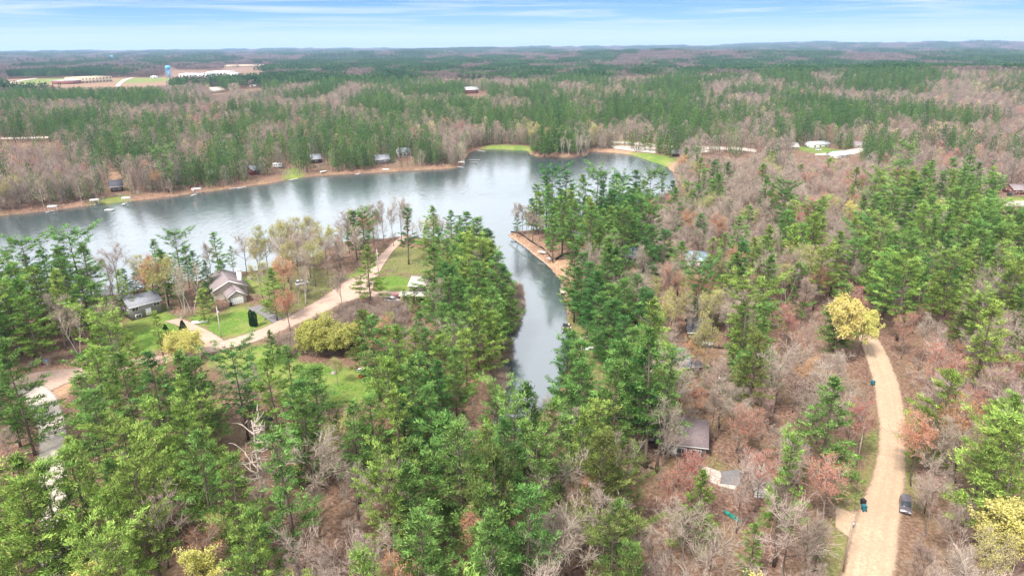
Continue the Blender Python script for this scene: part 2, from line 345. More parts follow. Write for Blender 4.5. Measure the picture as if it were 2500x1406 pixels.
def ground():
    # rings whose spacing grows with distance, reaching the horizon
    rr = np.r_[np.linspace(4, 50, 14)[:-1], np.geomspace(50, 900, 620), np.geomspace(900, 26000, 250)[1:]]
    th = np.r_[np.linspace(-180, -44, 34)[:-1], np.linspace(-44, 44, 560), np.linspace(44, 180, 34)[1:-1]] * PI / 180
    A, D = np.meshgrid(th, rr); X = D * np.sin(A); Y = D * np.cos(A)
    Z = height(X, Y)
    s = sdist(LAKE, X, Y, 60.0) + (fbm(X / 5, Y / 5, 3) - 0.5) * 2.2
    bank = np.clip((s + 3.8) / 4.3, 0, 1); bank = bank * bank * (3 - 2 * bank)
    Z = Z * (1 - bank) + bank * (-0.15) - np.clip(s - 0.5, 0, 12) * 0.2
    lawn = np.zeros(X.shape); sand = np.zeros(X.shape)
    w = 1.5 + D * 0.004
    for p, k in LAWN: lawn = np.maximum(lawn, k * np.clip(0.5 + (sdist(p, X, Y) + (fbm(X / 4, Y / 4, 3) - 0.5) * 6) / (2 * w), 0, 1))
    for p, k in SAND: sand = np.maximum(sand, k * np.clip(0.5 + (sdist(p, X, Y) + (fbm(X / 4 + 9, Y / 4, 3) - 0.5) * 5) / (2 * w), 0, 1))
    sand = np.maximum(sand, 0.35 * np.clip(1 - np.abs(s + 1.2) / 2.0, 0, 1) * (fbm(X / 18, Y / 18, 2) > 0.48))
    nr, nc = X.shape; k = np.arange((nr - 1) * nc); i, j = k // nc, k % nc
    F = np.c_[i * nc + j, i * nc + (j + 1) % nc, (i + 1) * nc + (j + 1) % nc, (i + 1) * nc + j][:, ::-1]
    V = np.c_[X.ravel(), Y.ravel(), Z.ravel()]
    V = np.r_[V, [[0, 0, LAND]]]; c0 = len(V) - 1
    me = bpy.data.meshes.new('ground'); nf = len(F)
    tri = np.c_[np.full(nc, c0), (np.arange(nc) + 1) % nc, np.arange(nc)]
    me.vertices.add(len(V)); me.vertices.foreach_set('co', V.astype(np.float32).ravel())
    idx = np.r_[F.ravel(), tri.ravel()].astype(np.int32); me.loops.add(len(idx)); me.loops.foreach_set('vertex_index', idx)
    lt = np.r_[np.full(nf, 4), np.full(nc, 3)].astype(np.int32); ls = np.r_[0, np.cumsum(lt)[:-1]].astype(np.int32)
    me.polygons.add(len(lt)); me.polygons.foreach_set('loop_start', ls); me.polygons.foreach_set('loop_total', lt)
    me.update(calc_edges=True)
    for nm, arr in (('lawn', lawn), ('sand', sand)):
        at = me.attributes.new(nm, 'FLOAT', 'POINT'); at.data.foreach_set('value', np.r_[arr.ravel(), [0.0]].astype(np.float32))
    me.polygons.foreach_set('use_smooth', np.ones(len(lt), bool))
    m = bpy.data.materials.new('forest_floor'); m.use_nodes = True; t = m.node_tree; b = t.nodes['Principled BSDF']
    b.inputs['Roughness'].default_value = 0.95; b.inputs['Specular IOR Level'].default_value = 0.1
    tcn = t.nodes.new('ShaderNodeTexCoord')
    def noise(sc, det=5.0, rg=0.6):
        n = N(t, 'ShaderNodeTexNoise', Scale=sc, Detail=det, Roughness=rg); t.links.new(tcn.outputs['Object'], n.inputs['Vector']); return n.outputs[0]
    fine, mid, big = noise(1.6), noise(0.11), noise(0.004)
    litter = ramp(t, fine, [(0.34, (0.095, 0.058, 0.042)), (0.5, (0.205, 0.118, 0.085)), (0.66, (0.33, 0.215, 0.16))])
    litter = mixc(t, ramp(t, mid, [(0.45, (0, 0, 0)), (0.68, (0.55, 0.55, 0.55))]), litter, (0.20, 0.155, 0.075))
    grass = ramp(t, fine, [(0.32, (0.065, 0.130, 0.022)), (0.5, (0.115, 0.215, 0.034)), (0.68, (0.195, 0.285, 0.060))])
    grass = mixc(t, ramp(t, mid, [(0.42, (0, 0, 0)), (0.62, (0.75, 0.75, 0.75))]), grass, (0.26, 0.28, 0.08))
    sandc = ramp(t, fine, [(0.34, (0.30, 0.175, 0.105)), (0.52, (0.42, 0.26, 0.165)), (0.68, (0.56, 0.40, 0.27))])
    al = t.nodes.new('ShaderNodeAttribute'); al.attribute_name = 'lawn'
    as_ = t.nodes.new('ShaderNodeAttribute'); as_.attribute_name = 'sand'
    soft = lambda a: mathn(t, 'MULTIPLY', mathn(t, 'ADD', a, mathn(t, 'MULTIPLY', mathn(t, 'SUBTRACT', noise(0.45, 4.0), 0.5), mathn(t, 'MULTIPLY', a, 1.6))), 1.0, True)
    c = mixc(t, soft(as_.outputs['Fac']), litter, sandc); c = mixc(t, soft(al.outputs['Fac']), c, grass)
    t.links.new(c, b.inputs['Base Color'])
    bn = N(t, 'ShaderNodeBump', Strength=0.5, Distance=0.25); t.links.new(fine, bn.inputs['Height']); t.links.new(bn.outputs[0], b.inputs['Normal'])
    me.materials.append(m)
    o = bpy.data.objects.new('ground', me); SC.collection.objects.link(o); return tag(o, kind='structure')
ground()

def lake():
    m = bpy.data.materials.new('lake_water'); m.use_nodes = True; t = m.node_tree; b = t.nodes['Principled BSDF']
    b.inputs['Base Color'].default_value = (0.050, 0.072, 0.074, 1); b.inputs['Roughness'].default_value = 0.12
    b.inputs['IOR'].default_value = 2.7; b.inputs['Specular IOR Level'].default_value = 0.5
    tcn = t.nodes.new('ShaderNodeTexCoord'); mp = t.nodes.new('ShaderNodeMapping'); mp.inputs['Rotation'].default_value = (0, 0, R(28)); mp.inputs['Scale'].default_value = (1.0, 0.42, 1)
    t.links.new(tcn.outputs['Object'], mp.inputs[0])
    n1 = N(t, 'ShaderNodeTexNoise', Scale=0.42, Detail=5.0, Roughness=0.6, Distortion=0.3); t.links.new(mp.outputs[0], n1.inputs['Vector'])
    n2 = N(t, 'ShaderNodeTexNoise', Scale=0.012, Detail=3.0); t.links.new(tcn.outputs['Object'], n2.inputs['Vector'])
    # ripples die out in the sheltered channel
    spx = t.nodes.new('ShaderNodeSeparateXYZ'); t.links.new(tcn.outputs['Object'], spx.inputs[0])
    open_ = ramp(t, mathn(t, 'MULTIPLY', spx.outputs[1], 0.001), [(0.20, (0.10, 0.10, 0.10)), (0.27, (0.45, 0.45, 0.45)), (0.42, (1, 1, 1))])
    gust = ramp(t, n2.outputs[0], [(0.35, (0.35, 0.35, 0.35)), (0.65, (1, 1, 1))])
    bn = N(t, 'ShaderNodeBump', Distance=0.5)
    t.links.new(mathn(t, 'MULTIPLY', mathn(t, 'MULTIPLY', open_, gust), 0.75), bn.inputs['Strength'])
    t.links.new(n1.outputs[0], bn.inputs['Height']); t.links.new(bn.outputs[0], b.inputs['Normal'])
    bb = MB(); P = LAKE; x0, x1, y0, y1 = P[:, 0].min() - 20, P[:, 0].max() + 20, P[:, 1].min() - 20, P[:, 1].max() + 20
    bb.add([(x0, y0, 0), (x1, y0, 0), (x1, y1, 0), (x0, y1, 0)], [(0, 1, 2, 3)])
    tag(bb.build('lake_water', m), kind='structure')
lake()

# ------------------------------------------------------------------ roads and drives
def roadmat(name, c1, c2, c3, tracks=0.25):
    m = bpy.data.materials.new(name); m.use_nodes = True; t = m.node_tree; b = t.nodes['Principled BSDF']
    b.inputs['Roughness'].default_value = 0.95; b.inputs['Specular IOR Level'].default_value = 0.1
    tcn = t.nodes.new('ShaderNodeTexCoord')
    n = N(t, 'ShaderNodeTexNoise', Scale=2.2, Detail=6.0, Roughness=0.7); t.links.new(tcn.outputs['Object'], n.inputs['Vector'])
    n2 = N(t, 'ShaderNodeTexNoise', Scale=0.12, Detail=3.0); t.links.new(tcn.outputs['Object'], n2.inputs['Vector'])
    c = ramp(t, n.outputs[0], [(0.3, c1), (0.52, c2), (0.72, c3)])
    c = mixc(t, ramp(t, n2.outputs[0], [(0.4, (0, 0, 0)), (0.65, (0.5, 0.5, 0.5))]), c, tuple(x * 0.82 for x in c2))
    uv = t.nodes.new('ShaderNodeSeparateXYZ'); t.links.new(tcn.outputs['UV'], uv.inputs[0])
    mp = t.nodes.new('ShaderNodeMapping'); mp.inputs['Scale'].default_value = (8.0, 0.12, 1); t.links.new(tcn.outputs['UV'], mp.inputs[0])
    n3 = N(t, 'ShaderNodeTexNoise', Scale=1.0, Detail=3.0); t.links.new(mp.outputs[0], n3.inputs['Vector'])
    c = mixc(t, mathn(t, 'MULTIPLY', ramp(t, n3.outputs[0], [(0.42, (0, 0, 0)), (0.62, (1, 1, 1))]), tracks), c, tuple(x * 0.72 for x in c2))
    edge = ramp(t, uv.outputs[0], [(0.0, (1, 1, 1)), (0.09, (0.35, 0.35, 0.35)), (0.2, (0, 0, 0)), (0.8, (0, 0, 0)), (0.91, (0.35, 0.35, 0.35)), (1.0, (1, 1, 1))])
    c = mixc(t, mathn(t, 'MULTIPLY', edge, n.outputs[0]), c, tuple(x * 0.55 for x in c1))
    t.links.new(c, b.inputs['Base Color'])
    bn = N(t, 'ShaderNodeBump', Strength=0.4, Distance=0.1); t.links.new(n.outputs[0], bn.inputs['Height']); t.links.new(bn.outputs[0], b.inputs['Normal'])
    # the verge: gravel thins out raggedly over the soil
    dist = mathn(t, 'MULTIPLY', mathn(t, 'SUBTRACT', 0.5, mathn(t, 'ABSOLUTE', mathn(t, 'SUBTRACT', uv.outputs[0], 0.5))), 7.0)
    n4 = N(t, 'ShaderNodeTexNoise', Scale=0.8, Detail=6.0, Roughness=0.7); t.links.new(tcn.outputs['Object'], n4.inputs['Vector'])
    al = ramp(t, mathn(t, 'ADD', dist, mathn(t, 'MULTIPLY', mathn(t, 'SUBTRACT', n4.outputs[0], 0.5), 1.5)), [(0.10, (0, 0, 0)), (0.85, (1, 1, 1))])
    tr = t.nodes.new('ShaderNodeBsdfTransparent'); mx = t.nodes.new('ShaderNodeMixShader')
    t.links.new(al, mx.inputs[0]); t.links.new(tr.outputs[0], mx.inputs[1]); t.links.new(b.outputs[0], mx.inputs[2]); t.links.new(mx.outputs[0], t.nodes['Material Output'].inputs[0])
    return m
GRAVEL = roadmat('gravel_orange', (0.38, 0.26, 0.175), (0.54, 0.385, 0.265), (0.66, 0.50, 0.36), 0.45)
GRAVEL2 = roadmat('gravel_pinkish', (0.40, 0.27, 0.21), (0.54, 0.38, 0.30), (0.66, 0.50, 0.41))
CONC = roadmat('pale_gravel', (0.46, 0.38, 0.32), (0.58, 0.50, 0.43), (0.68, 0.60, 0.52), 0.15)
ASPH = roadmat('worn_asphalt', (0.16, 0.15, 0.155), (0.23, 0.215, 0.215), (0.30, 0.28, 0.28), 0.15)
ROADPOLY = []
def road(name, left, right, m, z=0.03, k=8, wob=0.25, kind='structure'):
    Lp = W_(left, LAND, k, False); Rp = W_(right, LAND, k, False)
    n = len(Lp); assert len(Rp) == n
    rngl = np.random.default_rng(n); ker = np.ones(9) / 9
    ns = lambda: np.convolve(rngl.random(n + 8) - 0.5, ker, 'valid')[:, None] * 6
    d = (Rp - Lp); d /= np.linalg.norm(d, axis=1)[:, None] + 1e-9
    Lp = Lp + d * (ns() * wob * 0.7 - 0.8); Rp = Rp + d * (ns() * wob * 0.7 + 0.8)
    cols = 5; V = []; U = []; run = np.r_[0, np.cumsum(np.linalg.norm(np.diff((Lp + Rp) / 2, axis=0), axis=1))]
    for i in range(n):
        for j in range(cols):
            s = j / (cols - 1); p = Lp[i] * (1 - s) + Rp[i] * s
            dd = math.hypot(p[0], p[1]); V.append((p[0], p[1], (float(height(p[0], p[1])) if dd > 650 else LAND) + z * (1 + dd / 120))); U.append((s, run[i] / 10))
    F = [(i * cols + j, i * cols + j + 1, (i + 1) * cols + j + 1, (i + 1) * cols + j) for i in range(n - 1) for j in range(cols - 1)]
    b = MB(); b.add(V, F); o = b.build(name, m)
    if sum(p.normal[2] for p in o.data.polygons) < 0: o.data.flip_normals()
    uvl = o.data.uv_layers.new(name='UVMap')
    for lp in o.data.loops: uvl.data[lp.index].uv = U[lp.vertex_index]
    ROADPOLY.append(np.r_[Lp, Rp[::-1]])
    return tag(o, kind=kind)
road('gravel_road', [(2005, 1520), (2055, 1406), (2075, 1330), (2105, 1228), (2138, 1150), (2150, 1050), (2142, 980), (2130, 920), (2117, 870), (2100, 828), (2088, 800)],
     [(2165, 1520), (2183, 1406), (2192, 1330), (2204, 1228), (2209, 1150), (2209, 1050), (2202, 980), (2185, 920), (2164, 870), (2142, 830), (2124, 802)], GRAVEL)
road('gravel_driveway', [(2040, 1238), (2085, 1250), (2135, 1236)], [(2040, 1286), (2088, 1322), (2118, 1352)], GRAVEL, 0.022)
road('country_road', [(250, 892), (330, 878), (400, 868), (480, 848), (600, 817), (690, 779), (760, 742), (820, 702), (845, 681), (880, 673), (905, 650), (930, 622), (952, 600), (985, 574)],
     [(250, 908), (330, 896), (400, 884), (490, 866), (610, 838), (705, 801), (790, 764), (850, 737), (890, 722), (912, 690), (930, 655), (945, 634), (965, 606), (1003, 574)], GRAVEL2)
road('gravel_turnaround', [(822, 712), (835, 690), (860, 678), (890, 678), (905, 686)], [(850, 738), (872, 732), (892, 724), (908, 712), (912, 692)], GRAVEL2, 0.038)
road('gravel_lane', [(880, 709), (960, 712), (1010, 714)], [(880, 724), (960, 726), (1010, 728)], GRAVEL2, 0.022)
road('dirt_track', [(405, 784), (440, 795), (480, 818), (520, 850)], [(432, 778), (462, 788), (505, 808), (548, 832)], GRAVEL2, 0.022)
road('asphalt_driveway', [(604, 752), (640, 768), (676, 792)], [(632, 745), (662, 764), (702, 784)], ASPH, 0.022)
road('pale_road', [(40, 948), (70, 985), (95, 1040), (100, 1100), (100, 1200), (105, 1320), (100, 1450)], [(100, 938), (135, 970), (152, 1030), (158, 1100), (160, 1200), (168, 1320), (175, 1450)], CONC)
road('dirt_crossroad', [(20, 925), (90, 905), (180, 900), (260, 893)], [(30, 975), (110, 960), (190, 925), (260, 910)], GRAVEL2, 0.018)
road('concrete_loop', [(1716, 1140), (1745, 1150), (1770, 1160)], [(1712, 1148), (1742, 1158), (1766, 1168)], CONC, 0.03, wob=0.05)
road('concrete_loop', [(1716, 1146), (1722, 1164), (1752, 1180), (1795, 1192)], [(1726, 1146), (1734, 1160), (1760, 1172), (1800, 1182)], CONC, 0.036, wob=0.05)
road('paved_yard', [(1765, 1150), (1768, 1165), (1766, 1182)], [(1802, 1146), (1804, 1166), (1802, 1186)], ASPH, 0.044, wob=0.05)
road('park_road', [(1490, 345), (1560, 349), (1640, 355), (1720, 358), (1800, 360), (1850, 366)], [(1490, 350), (1560, 355), (1640, 362), (1720, 366), (1800, 368), (1846, 374)], CONC, k=4)
road('parking_lot', [(1490, 356), (1530, 356), (1600, 360)], [(1500, 364), (1540, 370), (1600, 376)], CONC, 0.04, k=4)
road('curved_drive', [(1720, 366), (1680, 372), (1660, 382)], [(1735, 371), (1690, 378), (1670, 392)], CONC, 0.04, k=4)
road('farm_drive', [(1990, 376), (2040, 372), (2070, 366), (2110, 360)], [(1990, 380), (2045, 380), (2085, 378), (2120, 366)], CONC, k=4)
road('side_street', [(2450, 492), (2540, 488)], [(2450, 503), (2540, 506)], CONC, k=4)
road('school_drive', [(280, 212), (290, 202), (300, 195), (318, 190)], [(292, 212), (302, 202), (314, 195), (330, 190)], CONC, k=4)
road('field_road', [(0, 210), (30, 200), (60, 194), (85, 191)], [(14, 212), (42, 201), (72, 195), (95, 192)], CONC, k=4)
road('woods_clearing_road', [(-10, 337), (60, 336), (120, 334)], [(-10, 341), (60, 340), (120, 338)], CONC, k=4)

#@@PART2
# ------------------------------------------------------------------ tree meshes
def rdir(rg, n):
    v = rg.normal(size=(n, 3)); return v / (np.linalg.norm(v, axis=1)[:, None] + 1e-9)
def unit(v): return v / (np.linalg.norm(v, axis=-1, keepdims=True) + 1e-9)
def blades(P, Dv, L, Wd, rg):
    """separate kite-shaped blades at P along Dv"""
    S = unit(np.cross(Dv, rdir(rg, len(P)))) * np.reshape(Wd, (-1, 1)); E = Dv * np.reshape(L, (-1, 1))
    return np.stack([P, P + E * 0.45 + S, P + E, P + E * 0.45 - S], 1)
def ribbons(P, Q, w0, w1, rg):
    Dv = unit(Q - P); S = unit(np.cross(Dv, rdir(rg, len(P))))
    return np.stack([P - S * w0, P + S * w0, Q + S * w1, Q - S * w1], 1)

def pine(seed, H=24.0, cb=0.28, rad=4.3, step=1.45, nb=6, tuft=22, gap=0.10, prof='pine', lean=0.0, bl=0.58, bw=0.062, dead=4):
    """eastern white pine: uneven whorls of limbs carrying plumes of needles; returns trunk, limbs and needles"""
    rg = np.random.default_rng(seed); T = MB(); C = MB()
    zs = np.linspace(0, H, 9); ph = rg.random() * 6
    off = np.c_[np.sin(zs / H * 3 + ph) - math.sin(ph), np.cos(zs / H * 2.4 + ph) - math.cos(ph)] * H * 0.012 + np.c_[zs, zs * 0] * lean
    T.tube(np.c_[off, zs], np.interp(zs, [0, H * 0.04, H * 0.6, H], [0.38, 0.30, 0.18, 0.03]) * H / 24, 6)
    tp = lambda z: np.array([np.interp(z, zs, off[:, 0]), np.interp(z, zs, off[:, 1]), z])
    z = H * cb; P = []; D = []; wood = MB(); TN = []; side_a, side_k = rg.random() * 6.28, rg.uniform(0.1, 0.38)
    for i in range(dead):   # bare stubs below the crown
        a = rg.random() * 6.28; zz = H * rg.uniform(cb * 0.55, cb * 1.25); L = rg.uniform(1.2, 3.2); h = np.array([math.cos(a), math.sin(a), rg.uniform(-0.1, 0.3)]); c = tp(zz)
        wood.tube([c, c + h * L * 0.5, c + h * L + [0, 0, 0.2]], [0.05, 0.035, 0.012], 3, cap=False)
    while z < H * 0.985:
        t = (z - H * cb) / (H * (1 - cb))
        if prof == 'pine': r = rad * (min(1, 0.62 + t * 1.6)) * (1 - t) ** 0.62
        elif prof == 'cone': r = rad * (1 - t) ** 0.85
        elif prof == 'flat': r = rad * (0.55 + 0.6 * math.sin(PI * min(1, t * 1.05) ** 1.3))
        else: r = rad * (0.75 + 0.5 * math.sin(t * 9 + seed)) * (1 - t) ** 0.5
        r = max(r, 0.5) * (0.82 + 0.36 * rg.random())
        a0 = rg.random() * 6.28
        for k in range(nb):
            if rg.random() < gap: continue
            a = a0 + k * 6.283 / nb + rg.normal() * 0.3; L = r * rg.uniform(0.5, 1.3) * (1 + side_k * math.cos(a - side_a))
            up = (-0.05 + 0.85 * t ** 1.6 + rg.normal() * 0.09)
            c = tp(z + rg.normal() * 0.25); h = np.array([math.cos(a), math.sin(a), 0])
            s = np.linspace(0, 1, 4)[:, None]
            br = c + h * L * s + np.array([0, 0, 1]) * L * (up * s + 0.17 * s * s - (0.12 * (s - s * s) if t < 0.5 else 0))
            wood.tube(br, [0.075, 0.05, 0.032, 0.012], 3, cap=False)
            nn = max(2, int(L * 1.75)); side = np.array([-h[1], h[0], 0])
            for q in range(nn):
                ss = 0.42 + 0.62 * (q + rg.random() * 0.8) / nn if L > 1.2 else rg.uniform(0.1, 1)
                lat = rg.uniform(-1, 1) * L * 0.30 * (1.2 - ss * 0.8)
                p = c + h * L * ss + side * lat + np.array([0, 0, 1]) * (L * (up * ss + 0.17 * ss * ss) + rg.normal() * 0.10)
                d = unit(h * 0.75 + side * np.sign(lat) * 0.45 + np.array([0, 0, 0.4 + up * 0.5]) + rg.normal(size=3) * 0.15)
                m = tuft + int(rg.integers(0, 7)); g_ = rg.uniform(0.75, 1.3)
                TN.append(np.full(m, rg.uniform(-0.60, 0.30) + (ss - 0.78) * 1.1)); P.append(p + rg.normal(size=(m, 3)) * [0.32 * g_, 0.32 * g_, 0.08]); D.append(unit(d + rg.normal(size=(m, 3)) * 0.5 + [0, 0, 0.15]))  # plume tone: random, paler new growth at limb ends, inner-crown shade painted darker
        z += step * rg.uniform(0.7, 1.4) * (1.0 if t < 0.75 else 0.62)
    tip = tp(H * 0.965); m = tuft * 2
    P.append(tip + rg.normal(size=(m, 3)) * [0.2, 0.2, 0.4]); D.append(unit(rg.normal(size=(m, 3)) * 0.5 + [0, 0, 1]))
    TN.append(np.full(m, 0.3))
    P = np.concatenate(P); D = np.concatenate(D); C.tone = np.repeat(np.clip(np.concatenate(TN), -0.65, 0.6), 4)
    C.quads(blades(P, D, rg.uniform(0.65, 1.3, len(P)) * bl, rg.uniform(0.7, 1.3, len(P)) * bw, rg))
    return T, wood, C

def bare(seed, H=17.0, fork=0.38, rad=3.9, n1=10, n2=7, n3=6, n4=5, leaf=0, lsize=0.16, tw=0.017, spread=0.46, stems=1, tl=0.85, thick=1.0):
    """leafless broadleaf tree: limbs, branches, twigs, with optional buds or young leaves at the twig ends"""
    rg = np.random.default_rng(seed + 500); T = MB(); C = MB(); Lf = MB(); TP = []
    A = []; B = []; W0 = []; W1 = []
    up = np.array([0, 0, 1.0])
    for st in range(stems):
        az = st * 6.28 / stems + rg.random(); ln = 0.0 if stems == 1 else 0.22
        zs = np.linspace(0, H * 0.86, 8)
        wob = np.cumsum(rg.normal(size=(8, 2)) * 0.10, 0); wob[0] = 0
        path = np.c_[wob + np.c_[np.cos(az) * zs, np.sin(az) * zs] * ln, zs]
        T.tube(path, np.interp(zs, [0, H * 0.86], [0.19, 0.045]) * H / 17 * (1 + (thick - 1) * 0.5) * (1 if stems == 1 else 0.75), 5)
        for i in range(n1):
            f = fork + (0.84 - fork) * (i + rg.random() * 0.8) / n1; z = H * f
            o = np.array([np.interp(z, zs, path[:, k]) for k in range(3)])
            a = rg.random() * 6.28; h = np.array([math.cos(a), math.sin(a), 0]); t = (f - fork) / (1 - fork)
            L1 = rad * rg.uniform(0.8, 1.25) * (1.12 - 0.55 * t) * 1.15
            d1 = unit(h * spread * 1.25 + up * rg.uniform(0.7, 1.2)); q = o + d1 * L1
            mid = o + d1 * L1 * 0.5 - up * 0.12 * L1 * 0.5 + rg.normal(size=3) * 0.12
            T.tube([o, mid, q], np.array([0.075, 0.05, 0.025]) * thick, 4, cap=False)
            for j in range(n2):
                s = rg.uniform(0.28, 1.0); o2 = (1 - s) ** 2 * o + 2 * s * (1 - s) * mid + s * s * q
                d2 = unit(d1 + rg.normal(size=3) * 0.55 + up * 0.25); L2 = L1 * rg.uniform(0.32, 0.55); q2 = o2 + d2 * L2
                A.append(o2); B.append(q2); W0.append(0.032); W1.append(0.014)
                for k in range(n3):
                    s2 = rg.uniform(0.2, 1.0); o3 = o2 + (q2 - o2) * s2
                    d3 = unit(d2 + rg.normal(size=3) * 0.6 + up * 0.2); L3 = L2 * rg.uniform(0.4, 0.75); q3 = o3 + d3 * L3
                    A.append(o3); B.append(q3); W0.append(0.020); W1.append(0.011)
                    o4 = o3 + (q3 - o3) * rg.uniform(0.25, 1.0, (n4, 1)); d4 = unit(d3 + rg.normal(size=(n4, 3)) * 0.65 + up * 0.2)
                    q4 = o4 + d4 * rg.uniform(0.55, 1.25, (n4, 1)) * tl
                    A.extend(o4); B.extend(q4); W0.extend([tw] * n4); W1.extend([tw * 0.45] * n4); TP.append(q4); TP.append(o4 * 0.4 + q4 * 0.6)
    A, B = np.array(A), np.array(B)
    C.quads(ribbons(A, B, np.array(W0)[:, None] * thick, np.array(W1)[:, None] * thick, rg))
    if leaf:
        TP = np.concatenate(TP); k = min(1.0, leaf); TP = TP[rg.random(len(TP)) < k]
        if leaf > 1: TP = np.concatenate([TP, TP + rg.normal(size=TP.shape) * 0.22])
        Lf.quads(blades(TP, unit(rdir(rg, len(TP)) + [0, 0, 0.4]), rg.uniform(0.7, 1.4, len(TP)) * lsize, rg.uniform(0.35, 0.6, len(TP)) * lsize, rg))
    return T, C, Lf

def lo_pine(seed, H=23.0, cb=0.3, rad=3.9, n=280, bl=1.1, bw=0.24):
    rg = np.random.default_rng(seed + 900); b = MB()
    b.tube([(0, 0, 0), (0, 0, H * 0.9)], [0.28, 0.06], 4, cap=False)
    t = rg.random(n) ** 1.15; z = H * (cb + (1 - cb) * t); rr = rad * np.minimum(1, 0.6 + t * 1.6) * (1 - t) ** 0.6 + 0.15
    a = rg.random(n) * 6.28; s = rg.uniform(0.35, 1.05, n) * (0.85 + 0.3 * np.sin(a * 2 + z * 1.3)); h = np.c_[np.cos(a), np.sin(a), a * 0]
    P = np.c_[h[:, :2] * (rr * s)[:, None], z]
    b.quads(blades(P, unit(h * 0.8 + rg.normal(size=(n, 3)) * 0.4 + [0, 0, 0.35]), rg.uniform(0.7, 1.3, n) * bl, rg.uniform(0.7, 1.3, n) * bw, rg), 1)
    return b
def lo_bare(seed, H=16.0, rad=4.2, n=300, L=1.7, w=0.055, leaf=0, ls=0.4, cb=0.22):
    rg = np.random.default_rng(seed + 1300); b = MB()
    b.tube([(0, 0, 0), (rg.normal() * 0.4, rg.normal() * 0.4, H * 0.75)], [0.2, 0.06], 4, cap=False)
    a = rg.random(n) * 6.28; v = rg.random(n); rr = rad * np.sqrt(rg.random(n)) * np.sqrt(np.clip(1 - (2 * v - 0.9) ** 2 / 1.25, 0.02, 1))
    P = np.c_[np.cos(a) * rr, np.sin(a) * rr, H * (cb + (0.93 - cb) * v)]; O = np.array([0, 0, H * 0.25])
    D = unit(unit(P - O) + rg.normal(size=(n, 3)) * 0.35)
    b.quads(ribbons(P - D * L * 0.5, P + D * L * 0.5 * rg.uniform(0.7, 1.3, (n, 1)), w, w * 0.5, rg), 1)
    if leaf:
        Q = P[rg.random(n) < leaf] + rg.normal(size=(0, 3)).sum()
        b.quads(blades(Q, unit(rdir(rg, len(Q)) + [0, 0, 0.4]), np.full(len(Q), ls * 1.5), np.full(len(Q), ls * 0.5), rg), 2)
    return b
def clump(seed, kind, size=40.0, n=22):
    """far-off canopy: many simple crowns in one patch"""
    rg = np.random.default_rng(seed + 2100); b = MB()
    for i in range(n):
        x, y = (rg.random(2) - 0.5) * size; H = rg.uniform(15, 25) if kind == 'p' else rg.uniform(12, 18)
        pn = kind == 'p'; m = 34 if pn else 40
        t = rg.random(m) ** 0.8; a = rg.random(m) * 6.28
        rr = (3.9 * (1 - t) ** 0.6 + 0.2) if pn else 4.4 * np.sqrt(np.clip(1 - (2 * t - 0.8) ** 2 / 1.5, 0, 1))
        P = np.c_[x + np.cos(a) * rr * rg.uniform(0.4, 1, m), y + np.sin(a) * rr * rg.uniform(0.4, 1, m), H * (0.3 + 0.68 * t)]
        D = unit(np.c_[np.cos(a), np.sin(a), np.full(m, 0.6)] + rg.normal(size=(m, 3)) * 0.5)
        if pn: b.quads(blades(P, D, np.full(m, 2.6), np.full(m, 0.8), rg), 0)
        else: b.quads(ribbons(P - D * 1.5, P + D * 1.5, 0.26, 0.16, rg), 0)
    return b

PINES = [  # trunk, limbs and needles of each kind of pine
    pine(1, 24, 0.22, 5.8), pine(2, 26, 0.30, 5.3, gap=0.2), pine(3, 22, 0.16, 5.8, prof='cone', gap=0.08),
    pine(4, 25, 0.34, 5.8, prof='flat', gap=0.22), pine(5, 24, 0.24, 4.7, prof='pine', gap=0.1), pine(6, 28, 0.32, 5.0, prof='wild', gap=0.28, lean=0.02),
    pine(7, 20, 0.10, 5.3, prof='pine', gap=0.05), pine(8, 25, 0.28, 5.7, prof='wild', gap=0.3, dead=9), pine(9, 23, 0.22, 5.4, gap=0.18), pine(10, 24, 0.32, 5.2, prof='flat', gap=0.28, lean=0.03, dead=8)]
def pack(T, wood, C, leafm, bark):
    tm = T.mesh('trunk', MT[bark])
    C2 = MB(); C2.v = C.v + wood.v; k = C.n; C2.f = C.f + [tuple(i + k for i in f) for f in wood.f]; C2.m = [0] * len(C.f) + [1] * len(wood.f); C2.n = C.n + wood.n
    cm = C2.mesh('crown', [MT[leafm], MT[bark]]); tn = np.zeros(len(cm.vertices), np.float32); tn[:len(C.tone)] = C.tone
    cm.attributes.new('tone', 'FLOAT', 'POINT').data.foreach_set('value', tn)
    return tm, cm
PM = {}
for i, (T, wd, C) in enumerate(PINES):
    tm, cm = pack(T, wd, C, 'pine_b', 'bark')
    for lf in ('pine_a', 'pine_b', 'pine_c', 'pine_d'):
        c2 = cm if lf == 'pine_b' else cm.copy(); c2.materials[0] = MT[lf]; PM[(i, lf)] = (tm, c2)
BARE = {'bare': [], 'birch': [], 'red': [], 'orange': [], 'yellow': [], 'olive': [], 'pink': [], 'bush_y': [], 'dead': []}
def add_bare(k, args, twig, bark, leafm=None):
    T, C, Lf = bare(**args)
    tm = T.mesh('trunk', MT[bark]); C.v += Lf.v; kk = C.n; C.f = C.f + [tuple(i + kk for i in f) for f in Lf.f]; C.m = [0] * len(C.m) + [1] * len(Lf.f); C.n += Lf.n
    BARE[k].append((tm, C.mesh('crown', [MT[twig], MT[leafm or 'bud_tan']])))
for i in range(3): add_bare('bare', dict(seed=i, H=16 + i, rad=3.9 - 0.3 * i, fork=0.34 + 0.04 * i, leaf=0.25, lsize=0.09), 'twig', 'bark_grey')
add_bare('bare', dict(seed=8, H=18, rad=3.2, fork=0.45, spread=0.38, leaf=0.2, lsize=0.08), 'twig_dark', 'bark')
add_bare('bare', dict(seed=9, H=15, rad=4.2, fork=0.3, spread=0.8), 'twig', 'bark')
